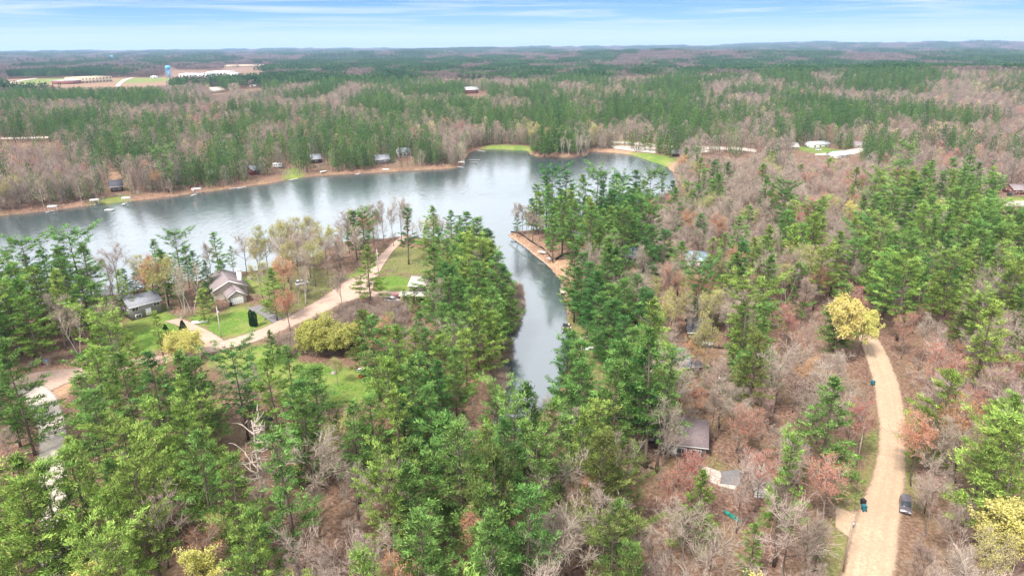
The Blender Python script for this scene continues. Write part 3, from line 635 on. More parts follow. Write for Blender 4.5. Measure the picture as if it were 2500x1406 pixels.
for i in range(2): add_bare('pink', dict(seed=20 + i, H=15.5 + i, rad=3.9, leaf=0.6, lsize=0.10), 'twig_pink', 'bark_grey', 'bud_tan')
for i in range(2): add_bare('birch', dict(seed=30 + i, H=16, rad=2.5, fork=0.35, spread=0.35, n1=8, n2=5, n3=4, n4=3, stems=2, leaf=0.3, lsize=0.12), 'twig', 'bark_white', 'bud_olive')
for i in range(2): add_bare('red', dict(seed=40 + i, H=14.5 + i, rad=3.6, leaf=0.75, lsize=0.16), 'twig', 'bark_grey', 'bud_red')
add_bare('orange', dict(seed=50, H=14.5, rad=3.7, leaf=0.9, lsize=0.18), 'twig', 'bark', 'bud_orange')
for i in range(2): add_bare('yellow', dict(seed=60 + i, H=14, rad=4.4, leaf=1.5, lsize=0.30, fork=0.3), 'twig', 'bark', 'bud_yellow')
for i in range(2): add_bare('olive', dict(seed=70 + i, H=15, rad=3.7, leaf=0.9, lsize=0.18), 'twig', 'bark_grey', 'bud_olive')
add_bare('bush_y', dict(seed=80, H=6.5, rad=3.6, fork=0.10, n1=16, spread=1.15, leaf=1.4, lsize=0.26, stems=2, tl=0.7), 'twig', 'bark', 'bud_olive')
add_bare('bush_y', dict(seed=81, H=6.0, rad=3.3, fork=0.10, n1=16, spread=1.15, leaf=1.4, lsize=0.20, stems=2, tl=0.7), 'twig', 'bark', 'bud_yellow')
add_bare('dead', dict(seed=90, H=19, rad=2.6, fork=0.28, n1=22, n2=4, n3=1, n4=1, spread=1.7, tw=0.03, thick=2.0), 'dead', 'dead')

def cedar_mesh(seed, H, r, prof):
    rg = np.random.default_rng(seed); n = 1500; b = MB(); t = rg.random(n) ** 1.3; a = rg.random(n) * 6.28
    rr = r * ((1 - t) ** 0.9 if prof == 'cone' else np.minimum(1, np.minimum((t + 0.05) * 8, (1.02 - t) * 5)) * 0.95) * rg.uniform(0.75, 1.05, n)
    P = np.c_[np.cos(a) * rr, np.sin(a) * rr, H * 0.97 * t + 0.1]
    b.quads(blades(P, unit(np.c_[np.cos(a), np.sin(a), np.full(n, 1.4)] + rg.normal(size=(n, 3)) * 0.3), np.full(n, 0.42), np.full(n, 0.085), rg))
    T = MB(); T.tube([(0, 0, 0), (0, 0, H * 0.85)], [0.12, 0.03], 5)
    return T.mesh('trunk', MT['bark']), b.mesh('crown', MT['cedar'])

# ------------------------------------------------------------------ where trees stand
# what the photograph shows: areas no tree may hide (photograph pixels)
CLEAR = [
    [(-40, 540), (0, 530), (120, 517), (300, 497), (470, 477), (600, 460), (760, 434), (1000, 421), (1128, 412), (1140, 396), (1150, 374), (1200, 368), (1282, 372), (1300, 382), (1400, 388), (1440, 378), (1500, 376), (1560, 386), (1612, 405), (1600, 425), (1560, 420), (1530, 430), (1440, 425), (1420, 440), (1380, 425), (1345, 425),
     (1300, 440), (1290, 480), (1250, 500), (1245, 560), (1238, 578), (1262, 597), (1306, 632), (1345, 668), (1364, 700), (1368, 740), (1378, 790), (1378, 835), (1350, 870), (1320, 905), (1290, 925), (1250, 960), (1216, 985), (1212, 950), (1225, 880), (1235, 835), (1262, 760), (1256, 700), (1240, 655), (1215, 600), (1190, 560),
     (1165, 535), (1100, 515), (1050, 505), (1020, 545), (1005, 495), (940, 495), (880, 495), (830, 520), (822, 560), (780, 560), (740, 545), (700, 545), (660, 565), (620, 580), (560, 590), (520, 572), (480, 600), (420, 580), (380, 590), (350, 615), (300, 640), (240, 600), (190, 585), (140, 595), (110, 625), (70, 595), (0, 605), (-40, 610)],
    [(300, 770), (330, 715), (400, 710), (412, 770), (470, 780), (480, 800), (560, 838), (640, 805), (700, 780), (760, 745), (830, 705), (850, 680), (900, 665), (925, 640), (955, 605), (975, 608), (945, 645), (925, 672), (1040, 675), (1050, 725), (1020, 745), (880, 745), (845, 740), (785, 770), (700, 815), (660, 840), (700, 850), (660, 850), (600, 850), (545, 862), (500, 870), (482, 852), (500, 845), (410, 800), (370, 840), (310, 840)],
    [(545, 752), (520, 690), (520, 675), (600, 675), (612, 745), (680, 780), (640, 800), (600, 800), (580, 770)],
    [(780, 900), (860, 905), (930, 935), (880, 960), (820, 960), (770, 930)],
    [(2050, 1460), (2075, 1330), (2045, 1262), (2055, 1245), (2100, 1240), (2110, 1190), (2138, 1130), (2145, 1040), (2128, 940), (2110, 860), (2104, 830), (2140, 830), (2170, 880), (2203, 970), (2215, 1050), (2214, 1150), (2216, 1215), (2222, 1225), (2215, 1245), (2200, 1260), (2190, 1340), (2165, 1460)],
    [(1130, 935), (1180, 905), (1210, 920), (1195, 985), (1150, 1015), (1122, 990)],
    [(1243, 572), (1400, 585), (1410, 660), (1372, 690), (1345, 665), (1300, 625)],
    [(1370, 690), (1400, 700), (1425, 760), (1455, 850), (1465, 900), (1440, 930), (1425, 880), (1395, 830), (1375, 800)],
    [(1566, 1030), (1625, 1030), (1735, 1062), (1745, 1110), (1720, 1118), (1640, 1108), (1570, 1082)],
    [(1715, 1135), (1810, 1145), (1810, 1190), (1725, 1160)], [(1845, 1205), (1890, 1150), (1925, 1160), (1925, 1210)],
    [(1640, 872), (1712, 868), (1712, 920), (1645, 922)], [(1676, 790), (1726, 790), (1726, 832), (1676, 832)], [(1715, 835), (1745, 838), (1745, 852), (1715, 850)],
    [(50, 955), (90, 945), (140, 985), (150, 1030), (140, 1075), (100, 1080), (90, 1010)], [(60, 905), (180, 900), (180, 930), (110, 945), (50, 940)],
    [(1185, 356), (1290, 358), (1290, 368), (1195, 366)], [(1495, 345), (1560, 350), (1660, 358), (1660, 395), (1640, 403), (1600, 400), (1560, 372), (1490, 370), (1450, 372)],
    [(1940, 345), (2095, 345), (2105, 385), (1940, 385)], [(2445, 440), (2520, 440), (2520, 505), (2450, 505)],
    [(0, 188), (430, 184), (430, 205), (300, 211), (0, 213)], [(430, 168), (600, 168), (650, 174), (650, 188), (430, 192)], [(545, 155), (650, 155), (650, 166), (545, 166)], [(398, 160), (430, 160), (430, 196), (398, 196)],
    [(510, 212), (560, 215), (560, 228), (515, 228)], [(1135, 215), (1190, 215), (1190, 232), (1135, 232)], [(585, 208), (640, 208), (640, 218), (585, 218)],
    [(262, 416), (305, 418), (312, 478), (300, 498), (235, 500), (235, 486), (262, 466)], [(655, 392), (745, 392), (745, 442), (690, 442), (655, 410)], [(608, 402), (640, 405), (640, 425), (608, 425)],
    [(758, 378), (800, 380), (800, 400), (760, 400)], [(915, 378), (960, 378), (960, 412), (912, 412)], [(970, 362), (1010, 362), (1010, 385), (970, 385)], [(100, 498), (330, 480), (330, 496), (100, 522)],
    [(0, 328), (118, 328), (118, 341), (0, 345)], [(1524, 612), (1566, 612), (1566, 640), (1524, 640)], [(1670, 630), (1730, 632), (1730, 652), (1670, 650)], [(1398, 570), (1420, 565), (1430, 585), (1400, 590)], [(2270, 396), (2240, 396), (2240, 402), (2270, 402)], [(270, 128), (282, 128), (282, 146), (270, 146)],
    [(100, 882), (130, 882), (130, 912), (100, 912)], [(515, 765), (550, 765), (550, 822), (515, 822)], [(1468, 375), (1480, 375), (1480, 380), (1468, 380)], [(1715, 362), (1860, 362), (1850, 376), (1715, 374)],
]
NOBASE = [np.array(p) for p in ROADPOLY]
NOTREE = [p for p, k in LAWN[:10]] + [SAND[i][0] for i in (0, 2, 3, 4, 7)]
# what grows where, read off the photograph in a grid: each cell 100 x 50 pixels
GRID_Y0, GRID_DY = 100, 50
GRID = [  # 6 pines, 5 mostly pines, 4 mixed, 3 pale budding trees, 2 pinkish bare, 1 reddish bare, 0 bare; rows run from y = 100 down
    [4, 4, 4, 5, 5, 5, 4, 4, 5, 5, 5, 4, 4, 4, 4, 0, 0, 0, 4, 4, 4, 4, 4, 5, 4],
    [0, 0, 0, 0, 0, 4, 4, 5, 6, 6, 5, 5, 5, 5, 6, 0, 6, 5, 5, 6, 6, 6, 6, 6, 5],
    [4, 5, 6, 6, 0, 4, 6, 5, 5, 5, 5, 6, 4, 6, 5, 6, 6, 6, 5, 6, 4, 5, 4, 4, 0],
    [2, 0, 2, 0, 2, 2, 5, 6, 5, 5, 4, 6, 4, 6, 6, 5, 6, 4, 5, 4, 4, 2, 2, 1, 2],
    [4, 5, 6, 6, 5, 6, 5, 6, 5, 5, 4, 2, 0, 6, 4, 5, 6, 4, 0, 4, 0, 4, 2, 2, 2],
    [2, 5, 6, 5, 5, 6, 4, 4, 6, 5, 5, 0, 4, 6, 0, 4, 5, 0, 4, 4, 5, 5, 0, 1, 2],
    [0, 0, 4, 4, 5, 5, 4, 4, 0, 4, 6, 6, 6, 6, 6, 4, 0, 5, 4, 0, 2, 4, 6, 5, 0],
    [4, 0, 0, 4, 0, 0, 0, 0, 0, 0, 0, 6, 6, 6, 6, 6, 0, 5, 4, 0, 2, 4, 4, 6, 4],
    [4, 4, 4, 4, 4, 4, 4, 4, 4, 4, 4, 6, 6, 6, 6, 6, 0, 0, 4, 5, 4, 6, 5, 6, 6],
    [6, 6, 6, 6, 6, 3, 0, 0, 0, 6, 5, 6, 6, 4, 6, 6, 1, 0, 0, 5, 5, 6, 6, 6, 6],
    [6, 6, 0, 6, 6, 6, 3, 0, 3, 4, 6, 6, 6, 6, 0, 5, 1, 0, 4, 3, 6, 6, 6, 6, 6],
    [6, 6, 6, 3, 6, 6, 3, 0, 4, 5, 6, 6, 6, 6, 6, 5, 0, 3, 0, 5, 6, 6, 6, 6, 5],
    [6, 5, 0, 0, 6, 5, 3, 0, 4, 5, 6, 6, 6, 6, 6, 5, 3, 3, 0, 4, 4, 6, 6, 6, 6],
    [6, 0, 0, 0, 6, 5, 5, 0, 0, 3, 6, 6, 6, 6, 5, 5, 0, 1, 4, 0, 2, 4, 5, 6, 5],
    [5, 0, 5, 6, 6, 6, 6, 3, 3, 6, 6, 6, 6, 6, 6, 5, 0, 3, 0, 4, 0, 2, 4, 1, 6],
    [6, 0, 6, 6, 6, 6, 6, 6, 6, 6, 6, 6, 6, 6, 6, 6, 4, 2, 0, 0, 0, 0, 0, 2, 1],
    [6, 4, 6, 6, 6, 6, 6, 5, 6, 6, 6, 6, 6, 6, 6, 6, 4, 0, 2, 0, 0, 0, 2, 0, 2],
    [6, 6, 6, 6, 6, 6, 6, 5, 6, 6, 6, 6, 6, 6, 5, 6, 0, 0, 0, 2, 0, 0, 0, 2, 0],
    [6, 6, 6, 6, 6, 6, 5, 6, 4, 4, 6, 6, 6, 6, 5, 5, 0, 0, 1, 0, 0, 0, 2, 0, 6],
    [6, 6, 6, 6, 6, 6, 6, 0, 0, 5, 6, 6, 6, 6, 5, 4, 1, 0, 0, 0, 2, 0, 0, 2, 6],
    [6, 6, 6, 6, 6, 6, 5, 0, 0, 4, 6, 6, 5, 6, 4, 4, 0, 0, 1, 0, 0, 2, 0, 0, 6],
    [6, 6, 6, 6, 6, 5, 4, 0, 0, 4, 5, 6, 5, 4, 4, 0, 0, 1, 0, 0, 0, 0, 2, 0, 4],
    [6, 6, 6, 5, 6, 5, 4, 0, 0, 4, 4, 5, 5, 0, 0, 4, 0, 0, 0, 0, 0, 0, 0, 2, 0],
    [6, 6, 5, 5, 1, 6, 4, 0, 4, 5, 4, 5, 5, 0, 0, 4, 0, 0, 0, 0, 2, 0, 0, 0, 3],
    [6, 5, 6, 5, 2, 5, 5, 0, 4, 5, 5, 4, 5, 0, 0, 4, 0, 0, 0, 2, 0, 0, 0, 0, 3],
    [6, 6, 5, 6, 3, 2, 5, 4, 5, 5, 5, 5, 4, 0, 0, 4, 0, 0, 0, 0, 0, 2, 0, 0, 0],
    [6, 5, 6, 5, 5, 4, 5, 5, 4, 5, 4, 5, 5, 0, 0, 4, 0, 0, 0, 0, 2, 0, 0, 0, 0],
]
PROB = [0.05, 0.05, 0.05, 0.14, 0.36, 0.62, 0.88]
def cells(u, v, rg):
    r = np.clip(((v - GRID_Y0) / GRID_DY + rg.normal(size=u.shape) * 0.16).astype(int), 0, len(GRID) - 1)
    c = np.clip((u / 100 + rg.normal(size=u.shape) * 0.16).astype(int), 0, 24)
    g = np.array(GRID); return g[r, c]
def kinds_at(X, Y, rg, H0=14.0):
    Z = height(X, Y); u, v = project(np.c_[X, Y, Z + H0]); g = cells(u, v, rg)
    pp = np.array(PROB)[g]
    D = np.hypot(X, Y); lump = fbm(X / (28 + D * 0.02), Y / (28 + D * 0.03), 3) - 0.5
    pp = np.where(D > 330, pp * np.interp(D, [330, 700, 3000], [0.90, 0.52, 0.5]) + np.interp(D, [330, 700], [0.03, 0.10]), pp)
    pine_ = rg.random(len(X)) < np.clip(pp + lump * np.where(pp > 0.6, 1.0, 1.5) * np.clip(D / 380, 0.25, 2.0), 0.01, 0.97)
    sub = rg.random(len(X)); k2 = fbm(X / 45 + 50, Y / 45, 2)
    kd = np.full(len(X), 'bare', dtype=object)
    kd[g == 2] = np.where(sub[g == 2] < 0.55, 'pink', 'bare')
    kd[(sub > 0.955) & (k2 > 0.45)] = 'red'; kd[(g == 1) & (sub > 0.80)] = 'red'; kd[(g == 2) & (sub > 0.94)] = 'red'
    kd[(g == 3) & (sub > 0.45)] = 'olive'; kd[(g == 3) & (sub > 0.80)] = 'orange'; kd[(sub < 0.04)] = 'olive'; kd[(sub > 0.04) & (sub < 0.045)] = 'yellow'
    kd[(sub > 0.07) & (sub < 0.11)] = 'birch'; kd[(sub > 0.055) & (sub < 0.07)] = 'orange'
    kd[pine_] = 'pine'
    return kd, u, v

CLEAR.append([(1640, 1040), (1735, 1066), (1722, 1110), (1625, 1095)]); CLEAR.append([(1850, 1195), (1880, 1150), (1925, 1160), (1920, 1210)]); CLEAR.append([(560, 1000), (650, 1000), (640, 1135), (590, 1150)])
SOFT = [c for c in CLEAR if (1500 < np.mean([q[0] for q in c]) < 1950 and np.mean([q[1] for q in c]) > 600)]
SOFT += [[(2003, 745), (2110, 740), (2112, 830), (2010, 865)], [(2030, 695), (2125, 690), (2130, 760), (2035, 745)], [(1880, 755), (1980, 755), (1980, 850), (1885, 850)], [(2200, 770), (2290, 765), (2290, 860), (2200, 860)], [(700, 790), (850, 790), (850, 880), (700, 880)]]
CLEAR = [c for c in CLEAR if c not in SOFT] + [[(1232, 790), (1262, 745), (1262, 790), (1237, 880), (1215, 960), (1190, 1000), (1125, 1010), (1140, 940), (1180, 890), (1215, 835)]]
def hidden_ok(X, Y, Hh, Rr, soft=None):
    """False where a tree would stand in front of something the photograph shows in the open"""
    Z = height(X, Y); ok = np.ones(len(X), bool)
    for (dx, fz) in ((0, 1.0), (0, 0.82), (0, 0.6), (0, 0.4), (-0.8, 0.55), (0.8, 0.55), (-0.5, 0.8), (0.5, 0.8)):
        u, v = project(np.c_[X + dx * Rr, Y, Z + Hh * fz])
        for c in CLEAR: ok &= ~inpoly(c, u, v)
        if soft is not None:
            for c in SOFT: ok &= ~(inpoly(c, u, v) & soft)
    return ok
def ground_ok(X, Y, margin=2.0):
    ok = sdist(LAKE, X, Y, 30.0) < -margin - 1.0
    for p in NOBASE: ok &= sdist(p, X, Y, 12.0) < -margin
    for p in NOTREE: ok &= sdist(p, X, Y, 12.0) < 0.5
    return ok

HAND = []   # trees read one by one off the photograph: (kind, shape, colour, x of top, y of top, height)
def H_(kind, u, v, h, shape=None, col=None, base=None): HAND.append((kind, u, v, h, shape, col, base))
# lake-shore pines on the right-hand peninsula
for u, v, b in ((1312, 452, 560), (1335, 430, 562), (1352, 418, 565), (1381, 418, 560), (1425, 428, 575), (1455, 420, 572), (1480, 421, 568), (1505, 426, 566), (1520, 431, 560), (1556, 414, 556), (1590, 422, 550), (1620, 418, 545), (1640, 440, 548)):
    H_('pine', u, v, None, [0, 3, 4, 5, 1, 4, 3][u % 7], 'pine_c' if u % 3 else 'pine_b', b)
for u, v, b in ((1352, 500, 640), (1375, 495, 612), (1400, 490, 640), (1450, 500, 600), (1338, 562, 612), (1345, 565, 616)):
    H_('pine', u, v, None, 4, 'pine_b', b)
for u, v, b in ((1262, 495, 578), (1275, 500, 576), (1290, 515, 580), (1300, 520, 590), (1318, 530, 590)): H_('bare', u, v, None, None, None, b)
H_('pine', 1262, 520, None, 4, 'pine_c', 577)
H_('yellow', 1515, 545, 6, None, None, 600)
# pines on the channel's left bank
for u, v, h in ((1054, 503, 20), (1098, 512, 21), (1135, 515, 24), (1166, 530, 24), (1150, 555, 22), (1185, 560, 24), (1196, 585, 22), (1210, 612, 22), (1226, 645, 21), (1238, 668, 19), (1244, 700, 16), (1180, 610, 20), (1160, 640, 21), (1205, 665, 20), (1190, 700, 21), (1218, 720, 17), (1225, 750, 13), (1120, 600, 19), (1090, 580, 18), (1110, 548, 20), (1075, 555, 19), (1140, 700, 20), (1165, 730, 21), (1195, 760, 17), (1110, 760, 20), (1135, 800, 19), (1075, 820, 18), (1110, 850, 18), (1040, 800, 17), (1020, 860, 18), (1065, 880, 19), (990, 890, 17), (1120, 680, 19), (1085, 640, 18), (1060, 610, 16), (1060, 690, 17), (1020, 760, 12), (1080, 740, 18)):
    H_('pine', u, v, h, (0, 2, 4, 6)[(u + v) % 4], ('pine_b', 'pine_a', 'pine_b', 'pine_c')[(u * 3 + v) % 4])
# pines on the channel's right bank
for u, v, h in ((1402, 600, 22), (1420, 615, 23), (1440, 640, 22), (1462, 660, 23), (1490, 690, 22), (1405, 650, 18), (1450, 690, 18), (1468, 720, 19), (1490, 740, 20), (1500, 730, 21), (1530, 680, 21), (1560, 670, 20), (1575, 700, 18), (1520, 770, 20), (1498, 800, 15), (1400, 808, 22), (1385, 830, 21), (1420, 830, 23), (1545, 800, 22), (1500, 560, 20), (1530, 600, 18), (1590, 550, 22), (1625, 560, 22), (1572, 580, 18)):
    H_('pine', u, v, h, (0, 2, 4, 6, 1)[(u + v) % 5], ('pine_b', 'pine_c', 'pine_b')[(u + v) % 3])
H_('pine', 1598, 805, 30, 1, 'pine_b'); H_('pine', 1538, 830, 26, 4, 'pine_b'); H_('pine', 1560, 850, 25, 1, 'pine_c'); H_('pine', 1505, 880, 24, 4, 'pine_b'); H_('pine', 1625, 850, 27, 5, 'pine_b')
H_('pine', 1832, 694, 26, 3, 'pine_a'); H_('pine', 1878, 622, 24, 2, 'pine_b'); H_('pine', 1860, 740, 24, 5, 'pine_b'); H_('pine', 1612, 750, 9, 2, 'pine_c')
# foreground, left to right
for u, v, h, s, c in ((8, 832, 26, 2, 'pine_b'), (228, 792, 20, 6, 'pine_a'), (290, 858, 21, 4, 'pine_b'), (195, 915, 22, 0, 'pine_b'), (365, 860, 23, 4, 'pine_c'), (440, 862, 22, 2, 'pine_b'), (470, 868, 21, 0, 'pine_b'),
    (573, 857, 21, 3, 'pine_c'), (658, 806, 10, 2, 'pine_c'), (703, 846, 19, 4, 'pine_b'), (765, 895, 21, 0, 'pine_b'), (722, 932, 22, 6, 'pine_b'), (735, 960, 21, 2, 'pine_b'), (225, 950, 22, 0, 'pine_b'), (170, 1085, 24, 0, 'pine_a'), (345, 1040, 23, 2, 'pine_a'), (335, 1148, 24, 3, 'pine_a'),
    (470, 1050, 23, 4, 'pine_b'), (562, 1110, 22, 0, 'pine_a'), (682, 1053, 27, 5, 'pine_b'), (604, 1302, 18, 3, 'pine_a'), (17, 1122, 25, 2, 'pine_a'), (60, 1160, 24, 0, 'pine_a'), (100, 1125, 24, 6, 'pine_a'), (431, 976, 22, 2, 'pine_a'), (250, 1200, 23, 0, 'pine_a'),
    (855, 985, 21, 1, 'pine_b'), (903, 960, 22, 0, 'pine_b'), (985, 955, 20, 2, 'pine_c'), (1040, 940, 19, 0, 'pine_b'), (996, 1079, 22, 4, 'pine_b'), (1122, 1023, 24, 0, 'pine_b'), (1090, 1010, 22, 6, 'pine_b'), (1205, 950, 21, 4, 'pine_b'), (1275, 930, 24, 2, 'pine_c'), (1341, 970, 25, 4, 'pine_b'), (1308, 1053, 26, 5, 'pine_b'),
    (1235, 1030, 24, 1, 'pine_c'), (936, 1150, 20, 3, 'pine_a'), (1005, 1135, 21, 2, 'pine_b'), (1182, 1192, 21, 4, 'pine_b'), (1291, 1190, 24, 0, 'pine_b'), (1016, 1242, 21, 0, 'pine_b'), (1190, 1255, 22, 2, 'pine_b'), (880, 1335, 21, 0, 'pine_a'), (1494, 1222, 20, 4, 'pine_b'), (1544, 1322, 19, 0, 'pine_b'),
    (1400, 950, 24, 1, 'pine_b'), (1454, 980, 25, 5, 'pine_a'), (1430, 1010, 24, 1, 'pine_a'), (1468, 1050, 24, 0, 'pine_d'), (1527, 1140, 17, 3, 'pine_d'), (1510, 1285, 19, 3, 'pine_d'), (1937, 1068, 24, 5, 'pine_a'), (1715, 1148, 15, 2, 'pine_a'), (1848, 1275, 13, 4, 'pine_a'), (2478, 1008, 26, 0, 'pine_a'), (2500, 1060, 24, 3, 'pine_a'),
    (2430, 742, 26, 1, 'pine_a'), (2180, 600, 26, 1, 'pine_b'), (2330, 620, 25, 3, 'pine_a'), (2240, 560, 25, 0, 'pine_b'), (2400, 560, 26, 0, 'pine_b'), (1740, 440, 20, 0, 'pine_b'), (2060, 690, 22, 0, 'pine_b')):
    H_('pine', u, v, h, s, c)
# left shore
for u, v, h, s, c in ((48, 592, 25, 3, 'pine_b'), (98, 606, 21, 0, 'pine_c'), (172, 575, 26, 3, 'pine_b'), (195, 598, 24, 1, 'pine_b'), (150, 600, 22, 0, 'pine_b'), 
    (660, 655, 17, 2, 'pine_a'), (487, 705, 11, 6, 'pine_a'), (378, 760, 14, 4, 'pine_a'), (895, 600, 19, 2, 'pine_a'), (862, 515, 20, 0, 'pine_c'), (990, 510, 22, 5, 'pine_c'), (878, 760, 18, 0, 'pine_d'), (20, 640, 22, 0, 'pine_a'), (70, 650, 22, 6, 'pine_a'), (130, 660, 22, 2, 'pine_a'), (190, 670, 20, 0, 'pine_b'), (230, 690, 18, 6, 'pine_b'), (10, 700, 20, 3, 'pine_a'), (60, 720, 20, 0, 'pine_a')):
    H_('pine', u, v, h, s, c)
for u, v, b, s, c in ((372, 586, 704, 1, 'pine_b'), (425, 570, 700, 3, 'pine_b'), (522, 567, 690, 4, 'pine_b'), (560, 600, 668, 4, 'pine_b'), (300, 655, 722, 0, 'pine_c'), (325, 665, 724, 6, 'pine_c'), (345, 660, 716, 6, 'pine_c'), (445, 600, 706, 0, 'pine_b')): H_('pine', u, v, None, s, c, b)
for u, v, h in ((1012, 700, 9), (1050, 690, 12), (985, 705, 6)): H_('pine', u, v, h, 6, 'pine_a')
for u, v, h in ((880, 505, 18), (905, 498, 18), (930, 495, 18), (955, 505, 17), (975, 490, 19), (990, 495, 17), (845, 520, 17), (590, 575, 15), (265, 600, 17), (255, 630, 15)): H_('bare', u, v, h)
for u, v, h in ((640, 565, 17), (680, 550, 17), (720, 545, 18), (755, 540, 18), (790, 560, 16), (620, 590, 14), (700, 600, 16), (760, 600, 15), (340, 635, 14)): H_('olive', u, v, h)
for u, v, h in ((430, 650, 17), (450, 640, 18), (715, 650, 13), (735, 655, 13), (90, 720, 14), (165, 750, 15), (1010, 790, 11), (1085, 790, 12)): H_('birch', u, v, h)
H_('bare', 825, 640, 14, base=765)
# colourful broadleaf trees
H_('yellow', 2055, 746, 17); H_('yellow', 1940, 600, 13); H_('yellow', 490, 1372, 10); H_('yellow', 235, 1385, 10); H_('yellow', 2480, 1260, 14); H_('yellow', 2110, 770, 12)
for u, v in ((1925, 760), (2085, 700), (2220, 775), (2470, 870), (1835, 1000), (1860, 1110), (500, 1290), (2380, 950), (1650, 1140), (1690, 1120), (1430, 1170), (2110, 990), (2030, 1130)): H_('red', u, v, 12 + (u % 4))
for u, v in ((1700, 680), (1760, 640), (1790, 610), (1680, 520), (2260, 1030)): H_('orange', u, v, 14)
H_('bush_y', 775, 801, 7.8, 0); H_('bush_y', 442, 824, 6.6, 1); H_('bush_y', 850, 805, 7, 0); H_('olive', 905, 860, 11); H_('olive', 820, 880, 7)
# the wooded knoll across the lake, the park pines and the round pines by the mobile home
for u, v, b in ((1300, 340, 374), (1322, 308, 378), (1340, 318, 382), (1352, 300, 370), (1372, 306, 372), (1388, 310, 366), (1402, 330, 380), (1345, 345, 384), (1330, 335, 383)): H_('pine', u, v, None, (6, 0, 2)[u % 3], 'pine_c' if u % 2 else 'pine_b', b)
for u, v, b in ((1375, 335, 383), (1390, 338, 383), (1412, 325, 382), (1425, 330, 380), (1435, 340, 376)): H_('birch', u, v, None, None, None, b)
H_('olive', 1305, 305, None, 0, None, 372); H_('olive', 1452, 308, None, 0, None, 362)
for u, v, b in ((1578, 308, 368), (1590, 318, 370), (1612, 335, 376), (1630, 328, 380), (1640, 340, 386), (1655, 332, 384), (1690, 336, 362)): H_('pine', u, v, None, (0, 6, 8)[u % 3], 'pine_c' if u % 2 else 'pine_b', b)
for u, v, b in ((2055, 326, 364), (2070, 330, 366), (2080, 322, 362), (2005, 320, 352), (2020, 318, 350), (2045, 305, 350), (1935, 325, 352), (1950, 322, 350)): H_('pine', u, v, None, 6, 'pine_c' if u % 2 else 'pine_b', b)
H_('dead', 603, 992, 21); H_('bare', 1680, 1230, 14, 0)

rg = np.random.default_rng(11)
TREES = []   # x, y, scale, kind, shape, colour, rotation
for kind, u, v, h, shape, col, base in HAND:
    if base is not None:
        p = G(u, base, LAND); d = np.hypot(p[0], p[1])
        q = _F + _R * (u - CU) / F_PX - _U * (v - CV) / F_PX; t = d / math.hypot(q[0], q[1])
        h = h or CAM_H + q[2] * t - LAND; p = np.array([q[0] * t, q[1] * t])
    else:
        p = G(u, v, LAND + h)[:2]
    TREES.append([p[0], p[1], float(np.clip(h, 4, 32)), kind, shape, col, rg.random() * 6.28])
hand_n = len(TREES)
# fill the rest of the near woods on a jittered grid
def scatter(d0, d1, sp, seed, half=R(43)):
    rg = np.random.default_rng(seed); n = int(d1 / sp) + 2
    gx, gy = np.meshgrid(np.arange(-n, n + 1), np.arange(0, n + 1)); X = (gx.ravel() + rg.uniform(-0.42, 0.42, gx.size)) * sp; Y = (gy.ravel() + rg.uniform(-0.42, 0.42, gx.size)) * sp
    D = np.hypot(X, Y); k = (D > d0) & (D <= d1) & (np.abs(np.arctan2(X, Y)) < half); return X[k], Y[k], rg
X, Y, rg = scatter(50, 450, 5.3, 21)
k = ground_ok(X, Y); X, Y = X[k], Y[k]
HP = np.array([(t[0], t[1]) for t in TREES])
mind = np.array([np.min((HP[:, 0] - x) ** 2 + (HP[:, 1] - y) ** 2) for x, y in zip(X, Y)]); k = mind > 4.4 ** 2; X, Y = X[k], Y[k]
kd, u, v = kinds_at(X, Y, rg)
hh = np.where(kd == 'pine', rg.uniform(15, 25, len(X)), rg.uniform(10, 17, len(X)))
g0 = fbm(X / 30, Y / 30, 2)
sf = (kd == 'pine') | (rg.random(len(X)) < 0.6)
keep = hidden_ok(X, Y, hh, np.where(kd == 'pine', 5.2, 3.6), sf)
# where a tall tree would hide something, try a low one
low_ = ~keep & (rg.random(len(X)) < 0.6); hh2 = np.where(low_, hh * 0.5, hh)
keep2 = keep | (low_ & hidden_ok(X, Y, hh2, 2.0, sf)); hh = np.where(keep, hh, hh2)
pc = fbm(X / 25 + 3, Y / 25 + 8, 2)
thin = ~((kd == 'pine') & (rg.random(len(X)) < np.where(v > 850, np.where(u > 1300, 0.66, 0.56), 0.45))) & ~((kd != 'pine') & (rg.random(len(X)) < 0.08))
for i in np.nonzero(keep2 & thin)[0]:
    col = None
    if kd[i] == 'pine':
        w = [0.2, 0.4, 0.35, 0.05] if math.hypot(X[i], Y[i]) > 300 else [0.45, 0.4, 0.1, 0.05] if v[i] > 850 else [0.25, 0.5, 0.2, 0.05]
        if u[i] > 1850 and v[i] < 900: w = [0.45, 0.35, 0.05, 0.15]
        if u[i] < 600 and v[i] > 1000: w = [0.7, 0.25, 0.05, 0.0]
        col = ['pine_a', 'pine_b', 'pine_c', 'pine_d'][rg.choice(4, p=w)]
    TREES.append([X[i], Y[i], hh[i], kd[i], None, col, rg.random() * 6.28])

